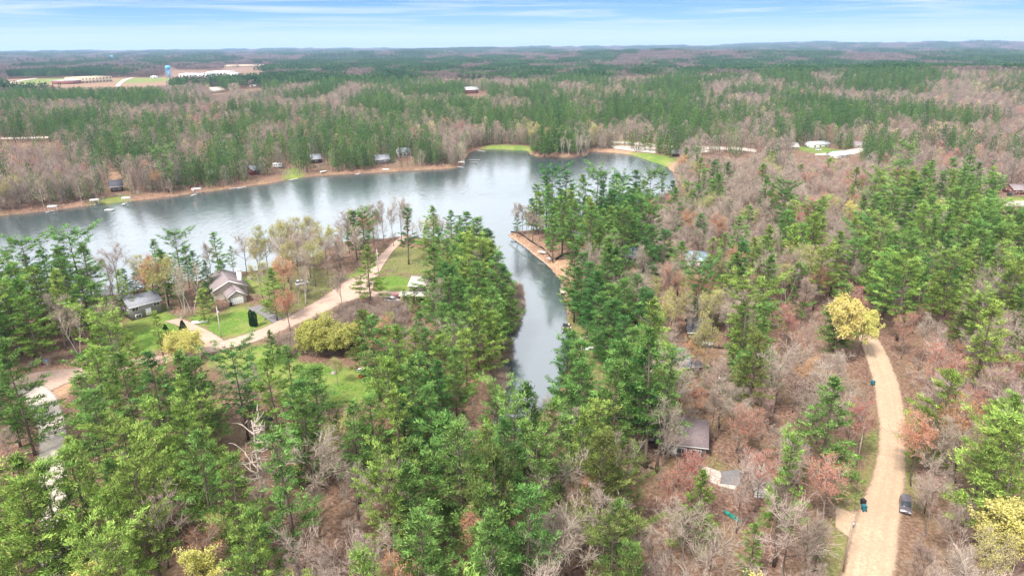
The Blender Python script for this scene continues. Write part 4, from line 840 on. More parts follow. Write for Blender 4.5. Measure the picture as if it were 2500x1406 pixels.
# small cedars and spruces by the houses
def plant(name, label, u, v, meshes, group=None, cat='tree', sc=1.0):
    p = G(u, v); r_ = empty(name, (p[0], p[1], LAND - 0.05), random.random() * 6, label, cat, group, sc)
    for nm, me in zip(('trunk', 'crown'), meshes):
        o = bpy.data.objects.new(nm, me); SC.collection.objects.link(o); o.parent = r_
    return r_
plant('cedar_tree', 'larger dark cone-shaped evergreen beside the dirt driveway of the grey house', 410, 838, cedar_mesh(1, 5.8, 1.9, 'cone'), 'clipped evergreens near the two houses')
plant('cedar_tree', 'smaller dark cone-shaped evergreen on the lawn just right of the dirt driveway', 449, 815, cedar_mesh(2, 4.2, 1.5, 'cone'), 'clipped evergreens near the two houses')
plant('cedar_tree', 'slim column-shaped evergreen, left one of the tight pair by the asphalt driveway', 616, 798, cedar_mesh(3, 5.4, 0.62, 'col'), 'clipped evergreens near the two houses')
plant('cedar_tree', 'slim column-shaped evergreen, right one of the tight pair by the asphalt driveway', 624, 798, cedar_mesh(4, 4.9, 0.6, 'col'), 'clipped evergreens near the two houses')
plant('cedar_tree', 'tiny dark spruce alone in the brown thicket behind the bank of pines', 964, 800, cedar_mesh(5, 2.6, 1.0, 'cone'), 'clipped evergreens near the two houses')

# ------------------------------------------------------------------ trees as things, with their labels
FORM = {7: 'gappy wide-limbed', 8: 'broad', 9: 'leaning', 0: 'full-crowned', 1: 'long-trunked', 2: 'cone-shaped', 3: 'flat-topped', 4: 'slender', 5: 'ragged', 6: 'bushy low-branched'}
TONE = {'pine_a': 'yellow-green', 'pine_b': 'bright green', 'pine_c': 'deep green', 'pine_d': 'olive green'}
PLACES = [('by the pale road', 90, 1050), ('along the pale road at the lower corner', 120, 1300), ('beside the dirt crossroad and street sign', 120, 920), ('on the shore left of the grey house', 100, 700), ('behind the grey house', 340, 690), ('in the yard of the grey house', 390, 820),
    ('by the chimney house', 560, 700), ('beside the gravel turnaround', 870, 700), ('above the track end on the point', 930, 560), ('along the left bank of the channel', 1190, 700), ('below the metal-roofed house', 1000, 800), ('around the lower lawn', 820, 930), ('between the lower lawn and the pale road', 450, 950),
    ('below the bleached dead tree', 600, 1250), ('near the bleached dead tree', 620, 1050), ('in the brown hollow right of the dead tree', 850, 1200), ('at the blind end of the channel', 1230, 1030), ('in the bottom centre woods', 1150, 1300), ('on the right bank of the channel', 1440, 750), ('on the sandy point across the channel', 1340, 540),
    ('on the lake shore behind the sandy point', 1560, 520), ('beside the parked motorhome', 1560, 1050), ('below the parked motorhome', 1550, 1280), ('by the concrete loop', 1780, 1200), ('around the mauve-roofed house', 1780, 1000), ('by the slate-roofed house', 1700, 880), ('around the two blue-roofed houses', 1640, 640),
    ('at the far bend of the gravel road', 2080, 760), ('left of the gravel road', 2050, 1050), ('by the small gravel driveway', 1990, 1300), ('right of the gravel road', 2290, 1100), ('right of the gravel road below the parked car', 2330, 1330), ('in the dense pinewood beyond the gravel road', 2250, 650), ('in the woods by the side street', 2400, 520), ('in the woods below the park road', 1800, 480)]
BK = {'bare': ('bare_tree', 'grey-brown leafless tree'), 'pink': ('bare_tree', 'pinkish leafless tree'), 'birch': ('birch_tree', 'pale-trunked twin-stem birch'), 'red': ('maple_tree', 'red-budded maple'),
      'orange': ('maple_tree', 'orange-budded maple'), 'yellow': ('flowering_tree', 'bright yellow-leaved tree'), 'olive': ('budding_tree', 'pale green budding tree'), 'bush_y': ('willow_bush', 'round yellow-green bush'), 'dead': ('dead_tree', 'bleached dead pine snag with bare limbs')}
ORD = 'first second third fourth fifth sixth seventh eighth ninth tenth eleventh twelfth thirteenth fourteenth fifteenth sixteenth seventeenth eighteenth nineteenth twentieth'.split()
PH = [24, 26, 22, 25, 24, 28, 20, 25, 23, 24]; BHT = {'bare': [16, 17, 18, 18, 15], 'pink': [15.5, 16.5], 'birch': [16, 16], 'red': [14.5, 15.5], 'orange': [14.5], 'yellow': [14, 14], 'olive': [15, 15], 'bush_y': [6.5, 6.0], 'dead': [19]}
T2 = []
for i, t in enumerate(TREES):
    x, y, h, kind, shape, col, rz = t
    if kind == 'pine':
        shape = int(rg.choice(10, p=[.14, .10, .10, .09, .12, .08, .09, .10, .10, .08])) if shape is None else shape; sc = h / PH[shape]
    else:
        shape = int(rg.integers(len(BHT[kind]))) if shape is None else shape; sc = h / BHT[kind][shape]
    uu, vv = project([[x, y, LAND + h * 0.7]]); T2.append([x, y, h, kind, shape, col, rz, sc, float(uu[0]), float(vv[0]), math.hypot(x, y), i < hand_n])
inframe = lambda t: -60 < t[8] < 2560 and project([[t[0], t[1], LAND + t[2]]])[1][0] < 1420
LIM = {'pine': 292, 'bare': 285}
T2.sort(key=lambda t: (not t[11], t[10]))
cnt = {}; THINGS = []; REST = []
for t in T2:
    k = BK[t[3]][0] if t[3] != 'pine' else 'pine_tree'
    lim = {'pine_tree': 292, 'bare_tree': 285}.get(k, 290)
    if inframe(t) and cnt.get(k, 0) < lim and t[10] < 330: cnt[k] = cnt.get(k, 0) + 1; THINGS.append((t, k))
    else: REST.append(t)
lab = {}
for t, k in THINGS:
    pl = min(PLACES, key=lambda p: (p[1] - t[8]) ** 2 + ((p[2] - t[9]) * 1.3) ** 2)[0]
    if t[3] == 'pine':
        size = 'tall' if t[2] > 21.5 else ('small' if t[2] < 14 else 'mid-height')
        d = '%s %s %s pine %s' % (size, FORM[t[4]], TONE[t[5] or 'pine_b'], pl)
    elif t[3] == 'dead': d = BK['dead'][1] + ' standing among green pines'
    else:
        size = 'tall ' if t[2] > 15.5 else ('small ' if t[2] < 9.5 else '')
        d = '%s%s %s' % (size, BK[t[3]][1], pl)
    lab.setdefault(d, []).append((t, k, pl))
for d, ts in lab.items():
    ts.sort(key=lambda q: q[0][8])
    for j, (t, k, pl) in enumerate(ts):
        n = len(ts)
        full = d if n == 1 else d + (', leftmost' if j == 0 else ', rightmost' if j == n - 1 else ', %s from left' % (ORD[j] if j < 20 else str(j + 1) + 'th'))
        nm = {'pine_tree': 'white pines', 'bare_tree': 'leafless trees', 'birch_tree': 'birches', 'maple_tree': 'budding maples', 'flowering_tree': 'yellow-leaved trees', 'budding_tree': 'pale green budding trees', 'willow_bush': 'yellow-green bushes', 'dead_tree': None}[k]
        ro = empty(k, (t[0], t[1], LAND - 0.1), t[6], full, 'bush' if k == 'willow_bush' else 'tree', nm and nm + ' ' + pl, t[7])
        ro.scale = (t[7] * random.uniform(.85, 1.2), t[7] * random.uniform(.85, 1.2), t[7]); ro.rotation_euler = (random.gauss(0, .02), random.gauss(0, .02), t[6])
        ms = PM[(t[4], t[5] or 'pine_b')] if t[3] == 'pine' else BARE[t[3]][t[4]]
        for nm2, me in zip(('trunk', 'crown'), ms):
            o = bpy.data.objects.new(nm2, me); SC.collection.objects.link(o); o.parent = ro

# ------------------------------------------------------------------ masses of trees too many to count: points carrying tree meshes
def proto_coll(name, meshes):
    c = bpy.data.collections.new(name)
    for i, me in enumerate(meshes):
        c.objects.link(bpy.data.objects.new('%s_%02d' % (name, i), me))
    return c
def join_proto(tm, cm, name):
    """one mesh holding trunk and crown"""
    b = MB(); mats = []; tns = []
    for me in (tm, cm):
        n = len(me.vertices); co = np.empty(n * 3, np.float32); me.vertices.foreach_get('co', co)
        mi = np.empty(len(me.polygons), np.int32); me.polygons.foreach_get('material_index', mi)
        tv = np.zeros(n, np.float32)
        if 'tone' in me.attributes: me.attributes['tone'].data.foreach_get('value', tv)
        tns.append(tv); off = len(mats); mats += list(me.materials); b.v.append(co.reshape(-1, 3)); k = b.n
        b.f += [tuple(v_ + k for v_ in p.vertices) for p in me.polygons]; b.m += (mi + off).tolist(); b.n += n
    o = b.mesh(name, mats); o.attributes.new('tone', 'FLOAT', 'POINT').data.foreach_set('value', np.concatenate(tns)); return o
def mass(name, label, cat, pts, idx, sc, rot, coll, kind='stuff', squash=None):
    n = len(pts); me = bpy.data.meshes.new(name); me.vertices.add(n); me.vertices.foreach_set('co', np.asarray(pts, np.float32).ravel())
    for nm, ty, arr in (('pick', 'INT', np.asarray(idx, np.int32)), ('size', 'FLOAT', np.asarray(sc, np.float32)), ('turn', 'FLOAT', np.asarray(rot, np.float32))):
        a = me.attributes.new(nm, ty, 'POINT'); a.data.foreach_set('value', arr)
    o = bpy.data.objects.new(name, me); SC.collection.objects.link(o); tag(o, label, cat, None, kind)
    ng = bpy.data.node_groups.new(name, 'GeometryNodeTree')
    ng.interface.new_socket('Geometry', in_out='INPUT', socket_type='NodeSocketGeometry'); ng.interface.new_socket('Geometry', in_out='OUTPUT', socket_type='NodeSocketGeometry')
    gi = ng.nodes.new('NodeGroupInput'); go = ng.nodes.new('NodeGroupOutput'); mp = ng.nodes.new('GeometryNodeMeshToPoints'); ip = ng.nodes.new('GeometryNodeInstanceOnPoints')
    ci = ng.nodes.new('GeometryNodeCollectionInfo'); ci.inputs[0].default_value = coll; ci.inputs['Separate Children'].default_value = True; ci.inputs['Reset Children'].default_value = True
    def att(nm, ty):
        a = ng.nodes.new('GeometryNodeInputNamedAttribute'); a.data_type = ty; a.inputs[0].default_value = nm; return next(s for s in a.outputs if s.enabled and s.name == 'Attribute')
    ng.links.new(gi.outputs[0], mp.inputs[0]); ng.links.new(mp.outputs[0], ip.inputs['Points']); ng.links.new(ci.outputs[0], ip.inputs['Instance'])
    ip.inputs['Pick Instance'].default_value = True; ng.links.new(att('pick', 'INT'), ip.inputs['Instance Index']); ng.links.new(att('size', 'FLOAT'), ip.inputs['Scale'])
    cb_ = ng.nodes.new('ShaderNodeCombineXYZ'); ng.links.new(att('turn', 'FLOAT'), cb_.inputs[2]); ng.links.new(cb_.outputs[0], ip.inputs['Rotation'])
    ng.links.new(ip.outputs[0], go.inputs[0])
    md = o.modifiers.new('trees', 'NODES'); md.node_group = ng
    return o

# near overflow with the detailed meshes
hp = []; hpi = {}
for (i, c), (tm, cm) in PM.items():
    if c in ('pine_a', 'pine_b', 'pine_c'): hpi[(i, c)] = len(hp); hp.append(join_proto(tm, cm, 'pine_mesh'))
hb = []; hbi = {}
for k, L_ in BARE.items():
    for j, (tm, cm) in enumerate(L_): hbi[(k, j)] = len(hb); hb.append(join_proto(tm, cm, 'bare_mesh'))
pn = [t for t in REST if t[3] == 'pine']; bn_ = [t for t in REST if t[3] != 'pine']
mass('pine_woods', 'countless further white pines filling the middle distance woods and frame edges', 'pine woods', [(t[0], t[1], LAND - 0.1) for t in pn], [hpi.get((t[4], t[5]), hpi[(t[4], 'pine_b')]) for t in pn], [t[7] for t in pn], [t[6] for t in pn], proto_coll('pine_near', hp))
mass('leafless_woods', 'countless further leafless and budding trees in the middle distance woods', 'leafless woods', [(t[0], t[1], LAND - 0.1) for t in bn_], [hbi[(t[3], t[4])] for t in bn_], [t[7] for t in bn_], [t[6] for t in bn_], proto_coll('bare_near', hb))

# middle distance, simpler meshes
lp = []
for i in range(3):
    for c in ('mid_a', 'mid_b', 'mid_a', 'mid_b'): lp.append(lo_pine(i, 22 + i, 0.10 + 0.07 * i, 4.6 - 0.3 * i).mesh('pine_far', [MT['bark'], MT[c]]))
lb = []; lbi = {}
for k, tw, bk, lf, ln in (('bare', 'far_twig', 'bark_grey', 'bud_tan', 0.1), ('bare', 'twig_dark', 'bark', 'bud_tan', 0), ('bare', 'far_twig', 'bark', 'bud_tan', 0.1), ('pink', 'far_twig_warm', 'bark_grey', 'bud_tan', 0.4), ('birch', 'twig', 'bark_white', 'bud_olive', 0.2), ('red', 'twig_pink', 'bark_grey', 'bud_red', 0.8),
                          ('orange', 'twig', 'bark', 'bud_orange', 0.8), ('yellow', 'twig', 'bark', 'bud_yellow', 1.0), ('olive', 'twig', 'bark_grey', 'bud_olive', 0.8)):
    lbi.setdefault(k, []).append(len(lb)); lb.append(lo_bare(len(lb), 15 + len(lb) % 3, 3.8, leaf=ln).mesh('bare_far', [MT[bk], MT[tw], MT[lf]]))
X, Y, rg = scatter(450, 1500, 6.0, 31)
k = ground_ok(X, Y, 0.2); X, Y = X[k], Y[k]; kd, u, v = kinds_at(X, Y, rg)
hh = np.where(kd == 'pine', rg.uniform(11, 25, len(X)), rg.uniform(9, 18, len(X)))
k = hidden_ok(X, Y, hh, np.full(len(X), 3.0)) & (rg.random(len(X)) < np.where(kd == 'pine', 0.85, 0.95)); X, Y, kd, hh, v = X[k], Y[k], kd[k], hh[k], v[k]
# leaning birches, bare trees and young pines crowding the far waterline
X2, Y2, rg = scatter(300, 640, 3.6, 33); s_ = sdist(LAKE, X2, Y2, 30.0); k = (s_ < -1.0) & (s_ > -24) & (rg.random(len(X2)) < 0.75)
for q in NOTREE: k &= sdist(q, X2, Y2, 12.0) < 0.5
X2, Y2 = X2[k], Y2[k]; kd2, u2, v2 = kinds_at(X2, Y2, rg); kd2[(kd2 != 'pine') & (rg.random(len(X2)) < 0.25)] = 'birch'; kd2[rg.random(len(X2)) < 0.3] = 'pine'; h2 = rg.uniform(5, 17, len(X2)); k = (v2 < 520) & (u2 < 1640) & hidden_ok(X2, Y2 + 3.0, h2, np.full(len(X2), 2.0))
X, Y, kd, hh = np.r_[X, X2[k]], np.r_[Y, Y2[k]], np.r_[kd, kd2[k]], np.r_[hh, h2[k]]
Z = height(X, Y); P = np.c_[X, Y, Z - 0.2]; ip_ = kd == 'pine'; n = ip_.sum()
mass('far_pine_forest', 'far-off green pine forest covering the country beyond the lake', 'pine forest', P[ip_], rg.integers(0, 12, n), hh[ip_] / 23, rg.random(n) * 6.28, proto_coll('pine_mid', lp))
kb = kd[~ip_]; n = len(kb)
mass('far_leafless_forest', 'far-off brownish leafless forest beyond the lake', 'leafless forest', P[~ip_], [lbi[q][int(r_ * len(lbi[q]))] for q, r_ in zip(kb, rg.random(n))], hh[~ip_] / 16, rg.random(n) * 6.28, proto_coll('bare_mid', lb))
print('TREES', cnt, len(REST), 'mid', len(X))
# farthest canopy, patches of crowns
cp = [clump(i, 'p').mesh('canopy_pine', MT[c]) for i, c in enumerate(('can_a', 'mid_b', 'can_a'))] + [clump(i + 5, 'b').mesh('canopy_bare', MT[c]) for i, c in enumerate(('can_b', 'can_b', 'can_c'))]
PX = []; PI_ = []; PS = []
for d0, d1, sp, s_ in ((1500, 4500, 27, 1.0), (4500, 14000, 72, 2.0)):
    X, Y, rg = scatter(d0, d1, sp, 41 + int(d0), R(40)); kd, u, v = kinds_at(X, Y, rg, 8)
    k = hidden_ok(X, Y, np.full(len(X), 14.0), np.full(len(X), 12.0)); X, Y, kd = X[k], Y[k], kd[k]
    PX.append(np.c_[X, Y, height(X, Y) - (0 if s_ == 1 else 12)]); r_ = rg.integers(0, 3, len(X)); PI_.append(np.where(kd == 'pine', r_, r_ + 3)); PS.append(np.full(len(X), s_) * rg.uniform(0.85, 1.1, len(X)))
PX = np.concatenate(PX); PI_ = np.concatenate(PI_); PS = np.concatenate(PS)
mass('distant_forest_canopy', 'mixed forest canopy running out to the hazy horizon', 'forest canopy', PX, PI_, PS, np.random.default_rng(5).random(len(PX)) * 6.28, proto_coll('canopy', cp))
print('canopy', len(PX))

# bare brush under the trees
def shrub(seed, n=90, r=1.3, H=2.2, w=0.018):
    rg = np.random.default_rng(seed + 3000); a = rg.random(n) * 6.28; b = MB(); q = rg.random(n)
    P = np.c_[np.cos(a) * r * q * 0.5, np.sin(a) * r * q * 0.5, rg.random(n) * 0.5 * H]; D = unit(np.c_[np.cos(a) * 0.6, np.sin(a) * 0.6, np.ones(n)] + rg.normal(size=(n, 3)) * 0.35)
    b.quads(ribbons(P, P + D * rg.uniform(0.4, 1.0, (n, 1)) * H * 0.6, w, w * 0.4, rg)); return b
sm = [shrub(0).mesh('brush', MT['twig_dark']), shrub(1).mesh('brush', MT['twig']), shrub(2, H=1.6).mesh('brush', MT['twig_pink']), shrub(3, H=3.2, r=1.0).mesh('brush', MT['twig'])]
X, Y, rg = scatter(60, 640, 3.4, 51); k = ground_ok(X, Y, 0.3) & (fbm(X / 20, Y / 20, 3) > 0.40) & (rg.random(len(X)) < 0.8) ; X, Y = X[k], Y[k]
mass('undergrowth', 'bare brown brush and saplings on the forest floor', 'undergrowth', np.c_[X, Y, np.full(len(X), LAND - 0.05)], rg.integers(0, 4, len(X)), rg.uniform(0.5, 1.2, len(X)), rg.random(len(X)) * 6.28, proto_coll('brush', sm))
# the brown thicket below the country road, and rushes along the left bank of the channel
TH = W_([(640, 850), (720, 815), (800, 775), (860, 745), (960, 740), (1000, 760), (980, 830), (900, 860), (840, 870), (760, 870), (700, 865)])
X, Y, rg = scatter(120, 260, 0.95, 61); k = inpoly(TH, X, Y) & ground_ok(X, Y, 0.5); X, Y = X[k], Y[k]
mass('brush_thicket', 'dense brown leafless thicket below the country road', 'thicket', np.c_[X, Y, np.full(len(X), LAND - 0.05)], rg.integers(0, 4, len(X)), rg.uniform(0.7, 1.3, len(X)), rg.random(len(X)) * 6.28, proto_coll('thicket', sm[:3] + [shrub(7, 120, 1.0, 3.4).mesh('brush', MT['twig_dark'])]))
X, Y, rg = scatter(100, 260, 1.0, 71); s = sdist(LAKE, X, Y, 30); uu, vv = project(np.c_[X, Y, X * 0 + 1]); k = (s > -2.5) & (s < 1.6) & (uu > 1190) & (uu < 1275) & (vv > 690) & (vv < 1010) & (fbm(X / 6, Y / 6, 2) > 0.36); X, Y = X[k], Y[k]
mass('bank_brush', 'tan dead reeds and overhanging brush on the left bank of the channel', 'reeds', np.c_[X, Y, np.full(len(X), 0.3)], rg.integers(0, 2, len(X)), rg.uniform(0.8, 1.3, len(X)), rg.random(len(X)) * 6.28, proto_coll('reeds', [shrub(11, 110, 2.2, 1.7, 0.03).mesh('reed', MT['twig']), shrub(12, 90, 2.4, 1.4, 0.03).mesh('reed', MT['bud_tan'])]))

#@@PART3
# ------------------------------------------------------------------ plain materials for built things
def M_(name, c, r=0.7, c2=None, sc=3.0, **k): return mat(name, c, r, c2, sc, **k)
B = {
 'mauve': M_('mauve_shingles', (0.30, 0.235, 0.235), 0.85, (0.20, 0.155, 0.16), 3.5, detail=8), 'tan_roof': M_('tan_shingles', (0.50, 0.41, 0.35), 0.85, (0.38, 0.31, 0.26), 3.5, detail=8),
 'pale_grey': M_('silvery_planks', (0.56, 0.54, 0.51), 0.8, (0.42, 0.40, 0.38), 1.5),
 'grey_siding': M_('grey_siding', (0.22, 0.20, 0.20), 0.8, (0.17, 0.16, 0.16), 2.0), 'tan_siding': M_('tan_siding', (0.50, 0.44, 0.37), 0.8), 'white': M_('white_paint', (0.80, 0.79, 0.76), 0.6, (0.72, 0.71, 0.69), 1.0),
 'slate': M_('slate_shingles', (0.33, 0.335, 0.37), 0.85, (0.22, 0.225, 0.255), 3.5, detail=8), 'brown_roof': M_('brown_shingles', (0.33, 0.27, 0.27), 0.85, (0.22, 0.175, 0.18), 3.5, detail=8), 'dark_roof': M_('dark_shingles', (0.10, 0.10, 0.115), 0.85, (0.06, 0.06, 0.07), 3.0, detail=8),
 'metal_roof': M_('pale_metal_roof', (0.66, 0.67, 0.69), 0.35, (0.50, 0.51, 0.53), 0.5, metallic=0.2), 'blue_roof': M_('pale_blue_roof', (0.42, 0.52, 0.60), 0.5, (0.34, 0.44, 0.53), 0.8), 'glass': M_('window_glass', (0.05, 0.06, 0.07), 0.1, (0.03, 0.035, 0.04), 0.5, spec=0.6),
 'wood': M_('weathered_wood', (0.40, 0.31, 0.24), 0.85, (0.28, 0.21, 0.16), 2.5), 'pale_wood': M_('pale_planks', (0.62, 0.50, 0.40), 0.85, (0.50, 0.39, 0.30), 2.5), 'concrete': M_('concrete', (0.52, 0.49, 0.45), 0.9, (0.42, 0.39, 0.36), 1.5),
 'black': M_('black_plastic', (0.025, 0.025, 0.03), 0.6), 'teal': M_('teal_plastic', (0.02, 0.16, 0.20), 0.45), 'tyre': M_('tyre_rubber', (0.02, 0.02, 0.02), 0.9), 'steel': M_('galvanised_steel', (0.45, 0.45, 0.45), 0.4, metallic=0.7),
 'car_grey': M_('grey_car_paint', (0.13, 0.115, 0.135), 0.3, spec=0.6), 'car_white': M_('white_car_paint', (0.75, 0.76, 0.78), 0.3, spec=0.6), 'car_red': M_('red_car_paint', (0.42, 0.045, 0.035), 0.35, spec=0.5), 'car_dark': M_('dark_car_paint', (0.04, 0.045, 0.06), 0.3, spec=0.6),
 'lamp': M_('headlamp', (0.8, 0.8, 0.75), 0.2), 'water_blue': M_('tower_blue_paint', (0.13, 0.42, 0.72), 0.5, (0.11, 0.37, 0.65), 0.2), 'brick': M_('red_brick', (0.30, 0.13, 0.10), 0.9, (0.22, 0.09, 0.07), 2), 'tan_block': M_('tan_masonry', (0.62, 0.50, 0.36), 0.9, (0.54, 0.43, 0.31), 0.3),
 'green_paint': M_('green_plastic', (0.03, 0.30, 0.22), 0.4), 'blue_tarp': M_('blue_plastic', (0.09, 0.16, 0.27), 0.5), 'sign_blue': M_('sign_blue', (0.10, 0.28, 0.60), 0.5), 'fence': M_('dark_netting', (0.045, 0.04, 0.04), 0.9), 'rust': M_('rusty_steel', (0.28, 0.12, 0.07), 0.9, (0.16, 0.07, 0.05), 4),
 'dark_red': M_('dark_red_siding', (0.17, 0.03, 0.035), 0.8), 'dark_wood': M_('dark_brown_siding', (0.10, 0.075, 0.06), 0.85), 'stone': M_('field_stone', (0.40, 0.36, 0.32), 0.95, (0.22, 0.19, 0.17), 3),
}
def xy(u, v): return G(u, v)[:2]
def ang(a, b): return math.atan2(b[1] - a[1], b[0] - a[0])

def house(label, pl, pr, depth, wh, rh, wall, roof, ridge='along', wins=(), doors=(), chim=None, garage=None, name='house', cat='house', group=None, over=0.45, z=None, trim='white', backwins=True):
    """front bottom corners at photograph pixels pl, pr; the house runs back from that wall. wins: (along, height, width, high)"""
    a, b = xy(*pl), xy(*pr); w = float(np.hypot(*(b - a))); th = ang(a, b); z0 = float(height(a[0], a[1])) - 0.1 if z is None else z
    r = empty(name, (a[0], a[1], z0), th, label, cat, group)
    mb = MB(); wm = [B[wall]]
    if ridge == 'along': pts = [(0, 0), (depth, 0), (depth, wh), (depth / 2, wh + rh), (0, wh)]; V = [(0, y, zz) for y, zz in pts] + [(w, y, zz) for y, zz in pts]
    else: pts = [(0, 0), (w, 0), (w, wh), (w / 2, wh + rh), (0, wh)]; V = [(x, 0, zz) for x, zz in pts] + [(x, depth, zz) for x, zz in pts]
    mb.add(V, [(0, 1, 2, 3, 4), (9, 8, 7, 6, 5), (0, 5, 6, 1), (1, 6, 7, 2), (2, 7, 8, 3), (3, 8, 9, 4), (4, 9, 5, 0)]); mb.build('wall', wm, r)
    rf = MB(); tk = 0.16
    span = (depth if ridge == 'along' else w); slope = rh / (span / 2); o = over
    for s in (0, 1):
        e0, e1 = (-o, -slope * o), (span / 2, rh)
        if s: e0, e1 = (span + o, -slope * o), (span / 2, rh)
        lo, hi = (-o, (w if ridge == 'along' else depth) + o)
        q = []
        for dz in (0.03, 0.03 + tk):
            for (c, zz) in (e0, e1):
                for l in (lo, hi): q.append((l, c, wh + zz + dz) if ridge == 'along' else (c, l, wh + zz + dz))
        rf.add(q, [(0, 1, 3, 2), (4, 6, 7, 5), (0, 4, 5, 1), (2, 3, 7, 6), (0, 2, 6, 4), (1, 5, 7, 3)])
    ro = rf.build('roof', [B[roof]], r)
    fa = MB()
    if ridge == 'along':
        for y in (-o - 0.03, depth + o + 0.03): fa.box((w / 2, y, wh - slope * o + 0.02), (w + 2 * o, 0.06, 0.24))
    else:
        for y in (-o - 0.035, depth + o + 0.035):
            for s in (-1, 1):
                L = math.hypot(w / 2 + o, slope * (w / 2 + o)); n = 8
                fa.add([(w / 2, y - 0.03, wh + rh - 0.10), (w / 2, y - 0.03, wh + rh + 0.20), (w / 2 + s * (w / 2 + o), y - 0.03, wh - slope * o + 0.20), (w / 2 + s * (w / 2 + o), y - 0.03, wh - slope * o - 0.10),
                        (w / 2, y + 0.03, wh + rh - 0.10), (w / 2, y + 0.03, wh + rh + 0.20), (w / 2 + s * (w / 2 + o), y + 0.03, wh - slope * o + 0.20), (w / 2 + s * (w / 2 + o), y + 0.03, wh - slope * o - 0.10)], [(0, 1, 2, 3), (7, 6, 5, 4), (1, 5, 6, 2), (0, 3, 7, 4), (2, 6, 7, 3), (0, 4, 5, 1)])
    fa.build('fascia', [B[trim]], ro)
    def opening(nm, x, zb, ww, hh, m, y=-0.03, pane=True):
        f = MB(); f.box((x, y, zb + hh / 2), (ww + 0.2, 0.08, hh + 0.2)); fo = f.build(nm, [B[trim]], r)
        if pane:
            p = MB(); k = max(1, round(ww / 0.9))
            for i in range(k): p.box((x - ww / 2 + (i + 0.5) * ww / k, y - 0.05, zb + hh / 2), (ww / k - 0.1, 0.03, hh - 0.06))
            p.build('pane' if nm == 'window' else 'panel', [B[m]], fo)
    for x, zb, ww, hh in wins: opening('window', x * w, zb, ww, hh, 'glass')
    for x, zb, ww, hh in doors: opening('door', x * w, zb, ww, hh, 'white')
    if garage:
        g = MB(); x, ww, hh = garage; g.box((x * w, -0.04, hh / 2 + 0.1), (ww, 0.08, hh)); go = g.build('garage_door', [B['white']], r)
        g = MB()
        for i in range(4):
            for j in range(6): g.box((x * w - ww / 2 + (j + 0.5) * ww / 6, -0.095, 0.1 + (i + 0.5) * hh / 4), (ww / 6 - 0.12, 0.03, hh / 4 - 0.12))
        g.build('door_panels', [B['white']], go)
    if backwins:
        for yy in (0.3, 0.7):
            for xs in (-0.03, w + 0.03):
                f = MB(); f.box((xs, depth * yy, wh * 0.55), (0.08, 1.3, 1.1)); fo = f.build('window', [B[trim]], r); p = MB(); p.box((xs * 1.0 + (-0.05 if xs < 0 else 0.05), depth * yy, wh * 0.55), (0.03, 1.1, 0.9)); p.build('pane', [B['glass']], fo)
    if chim:
        x, y, top, s, m = chim; c = MB(); c.box((x, y, (top + wh * 0.2) / 2), (s, s * 0.8, top - wh * 0.2)); c.box((x, y, top + 0.1), (s * 1.15, s * 0.95, 0.2)); c.box((x, y, top + 0.35), (s * 0.45, s * 0.45, 0.3)); c.build('chimney', [B[m]], r)
    return r

# the two houses on the left
r = house('grey split-level house with slate grey roof and white trim, left on the lawn', (323, 783), (397, 763), 8.0, 4.6, 2.0, 'grey_siding', 'slate', wins=[(0.16, 3.0, 1.9, 1.0), (0.86, 3.0, 1.9, 1.0), (0.22, 0.5, 1.6, 1.1)], doors=[(0.56, 0.6, 1.5, 2.1)])
h2 = MB(); h2.tube([(4, 8.0, 4.9), (4, 8.0, 6.0)], [0.06, 0.06], 6); h2.build('vent_pipe', [B['white']], r)
wg = MB(); wg.add([(1.0, 8, 0), (5.0, 8, 0), (5.0, 13, 0), (1.0, 13, 0), (1, 8, 4.2), (5, 8, 4.2), (5, 13, 4.2), (1, 13, 4.2), (3, 8, 6.0), (3, 13, 6.0)], [(1, 2, 6, 5), (0, 4, 7, 3), (3, 7, 9, 6, 2)]); wg.build('rear_wing', [B['grey_siding']], r)
wr = MB()
for s in (-1, 1): wr.add([(3, 6, 6.2), (3, 13.4, 6.2), (3 + s * 2.4, 13.4, 4.1), (3 + s * 2.4, 6, 4.1), (3, 6, 6.05), (3, 13.4, 6.05), (3 + s * 2.4, 13.4, 3.95), (3 + s * 2.4, 6, 3.95)], [(0, 1, 2, 3), (4, 7, 6, 5), (1, 5, 6, 2), (2, 6, 7, 3)])
wr.build('wing_roof', [B['slate']], r)
r = house('tan house with brown roof, white garage door and tall white chimney', (559, 746), (603, 738), 8.5, 2.9, 1.9, 'tan_siding', 'brown_roof', ridge='back', garage=(0.5, 3.9, 2.2))
mn = MB(); x0, x1, y0, y1, wh_, rh_ = -3.4, 7.4, 7.0, 22.0, 3.6, 2.6
mn.add([(x0, y0, 0), (x1, y0, 0), (x1, y0, wh_), ((x0 + x1) / 2, y0, wh_ + rh_), (x0, y0, wh_), (x0, y1, 0), (x1, y1, 0), (x1, y1, wh_), ((x0 + x1) / 2, y1, wh_ + rh_), (x0, y1, wh_)], [(0, 1, 2, 3, 4), (9, 8, 7, 6, 5), (1, 6, 7, 2), (4, 9, 5, 0)]); mn.build('main_wall', [B['tan_siding']], r)
mr = MB(); xm = (x0 + x1) / 2
for s in (-1, 1):
    hw = (x1 - x0) / 2 + 0.5; q = []
    for dz in (0.04, 0.2):
        q += [(xm, y0 - 0.5, wh_ + rh_ + dz), (xm, y1 + 0.5, wh_ + rh_ + dz), (xm + s * hw, y1 + 0.5, wh_ + dz - rh_ * 0.5 / (hw - 0.5)), (xm + s * hw, y0 - 0.5, wh_ + dz - rh_ * 0.5 / (hw - 0.5))]
    mr.add(q, [(0, 3, 2, 1), (4, 5, 6, 7), (0, 4, 7, 3), (1, 2, 6, 5), (2, 3, 7, 6)])
mo = mr.build('main_roof', [B['brown_roof']], r)
mf = MB()
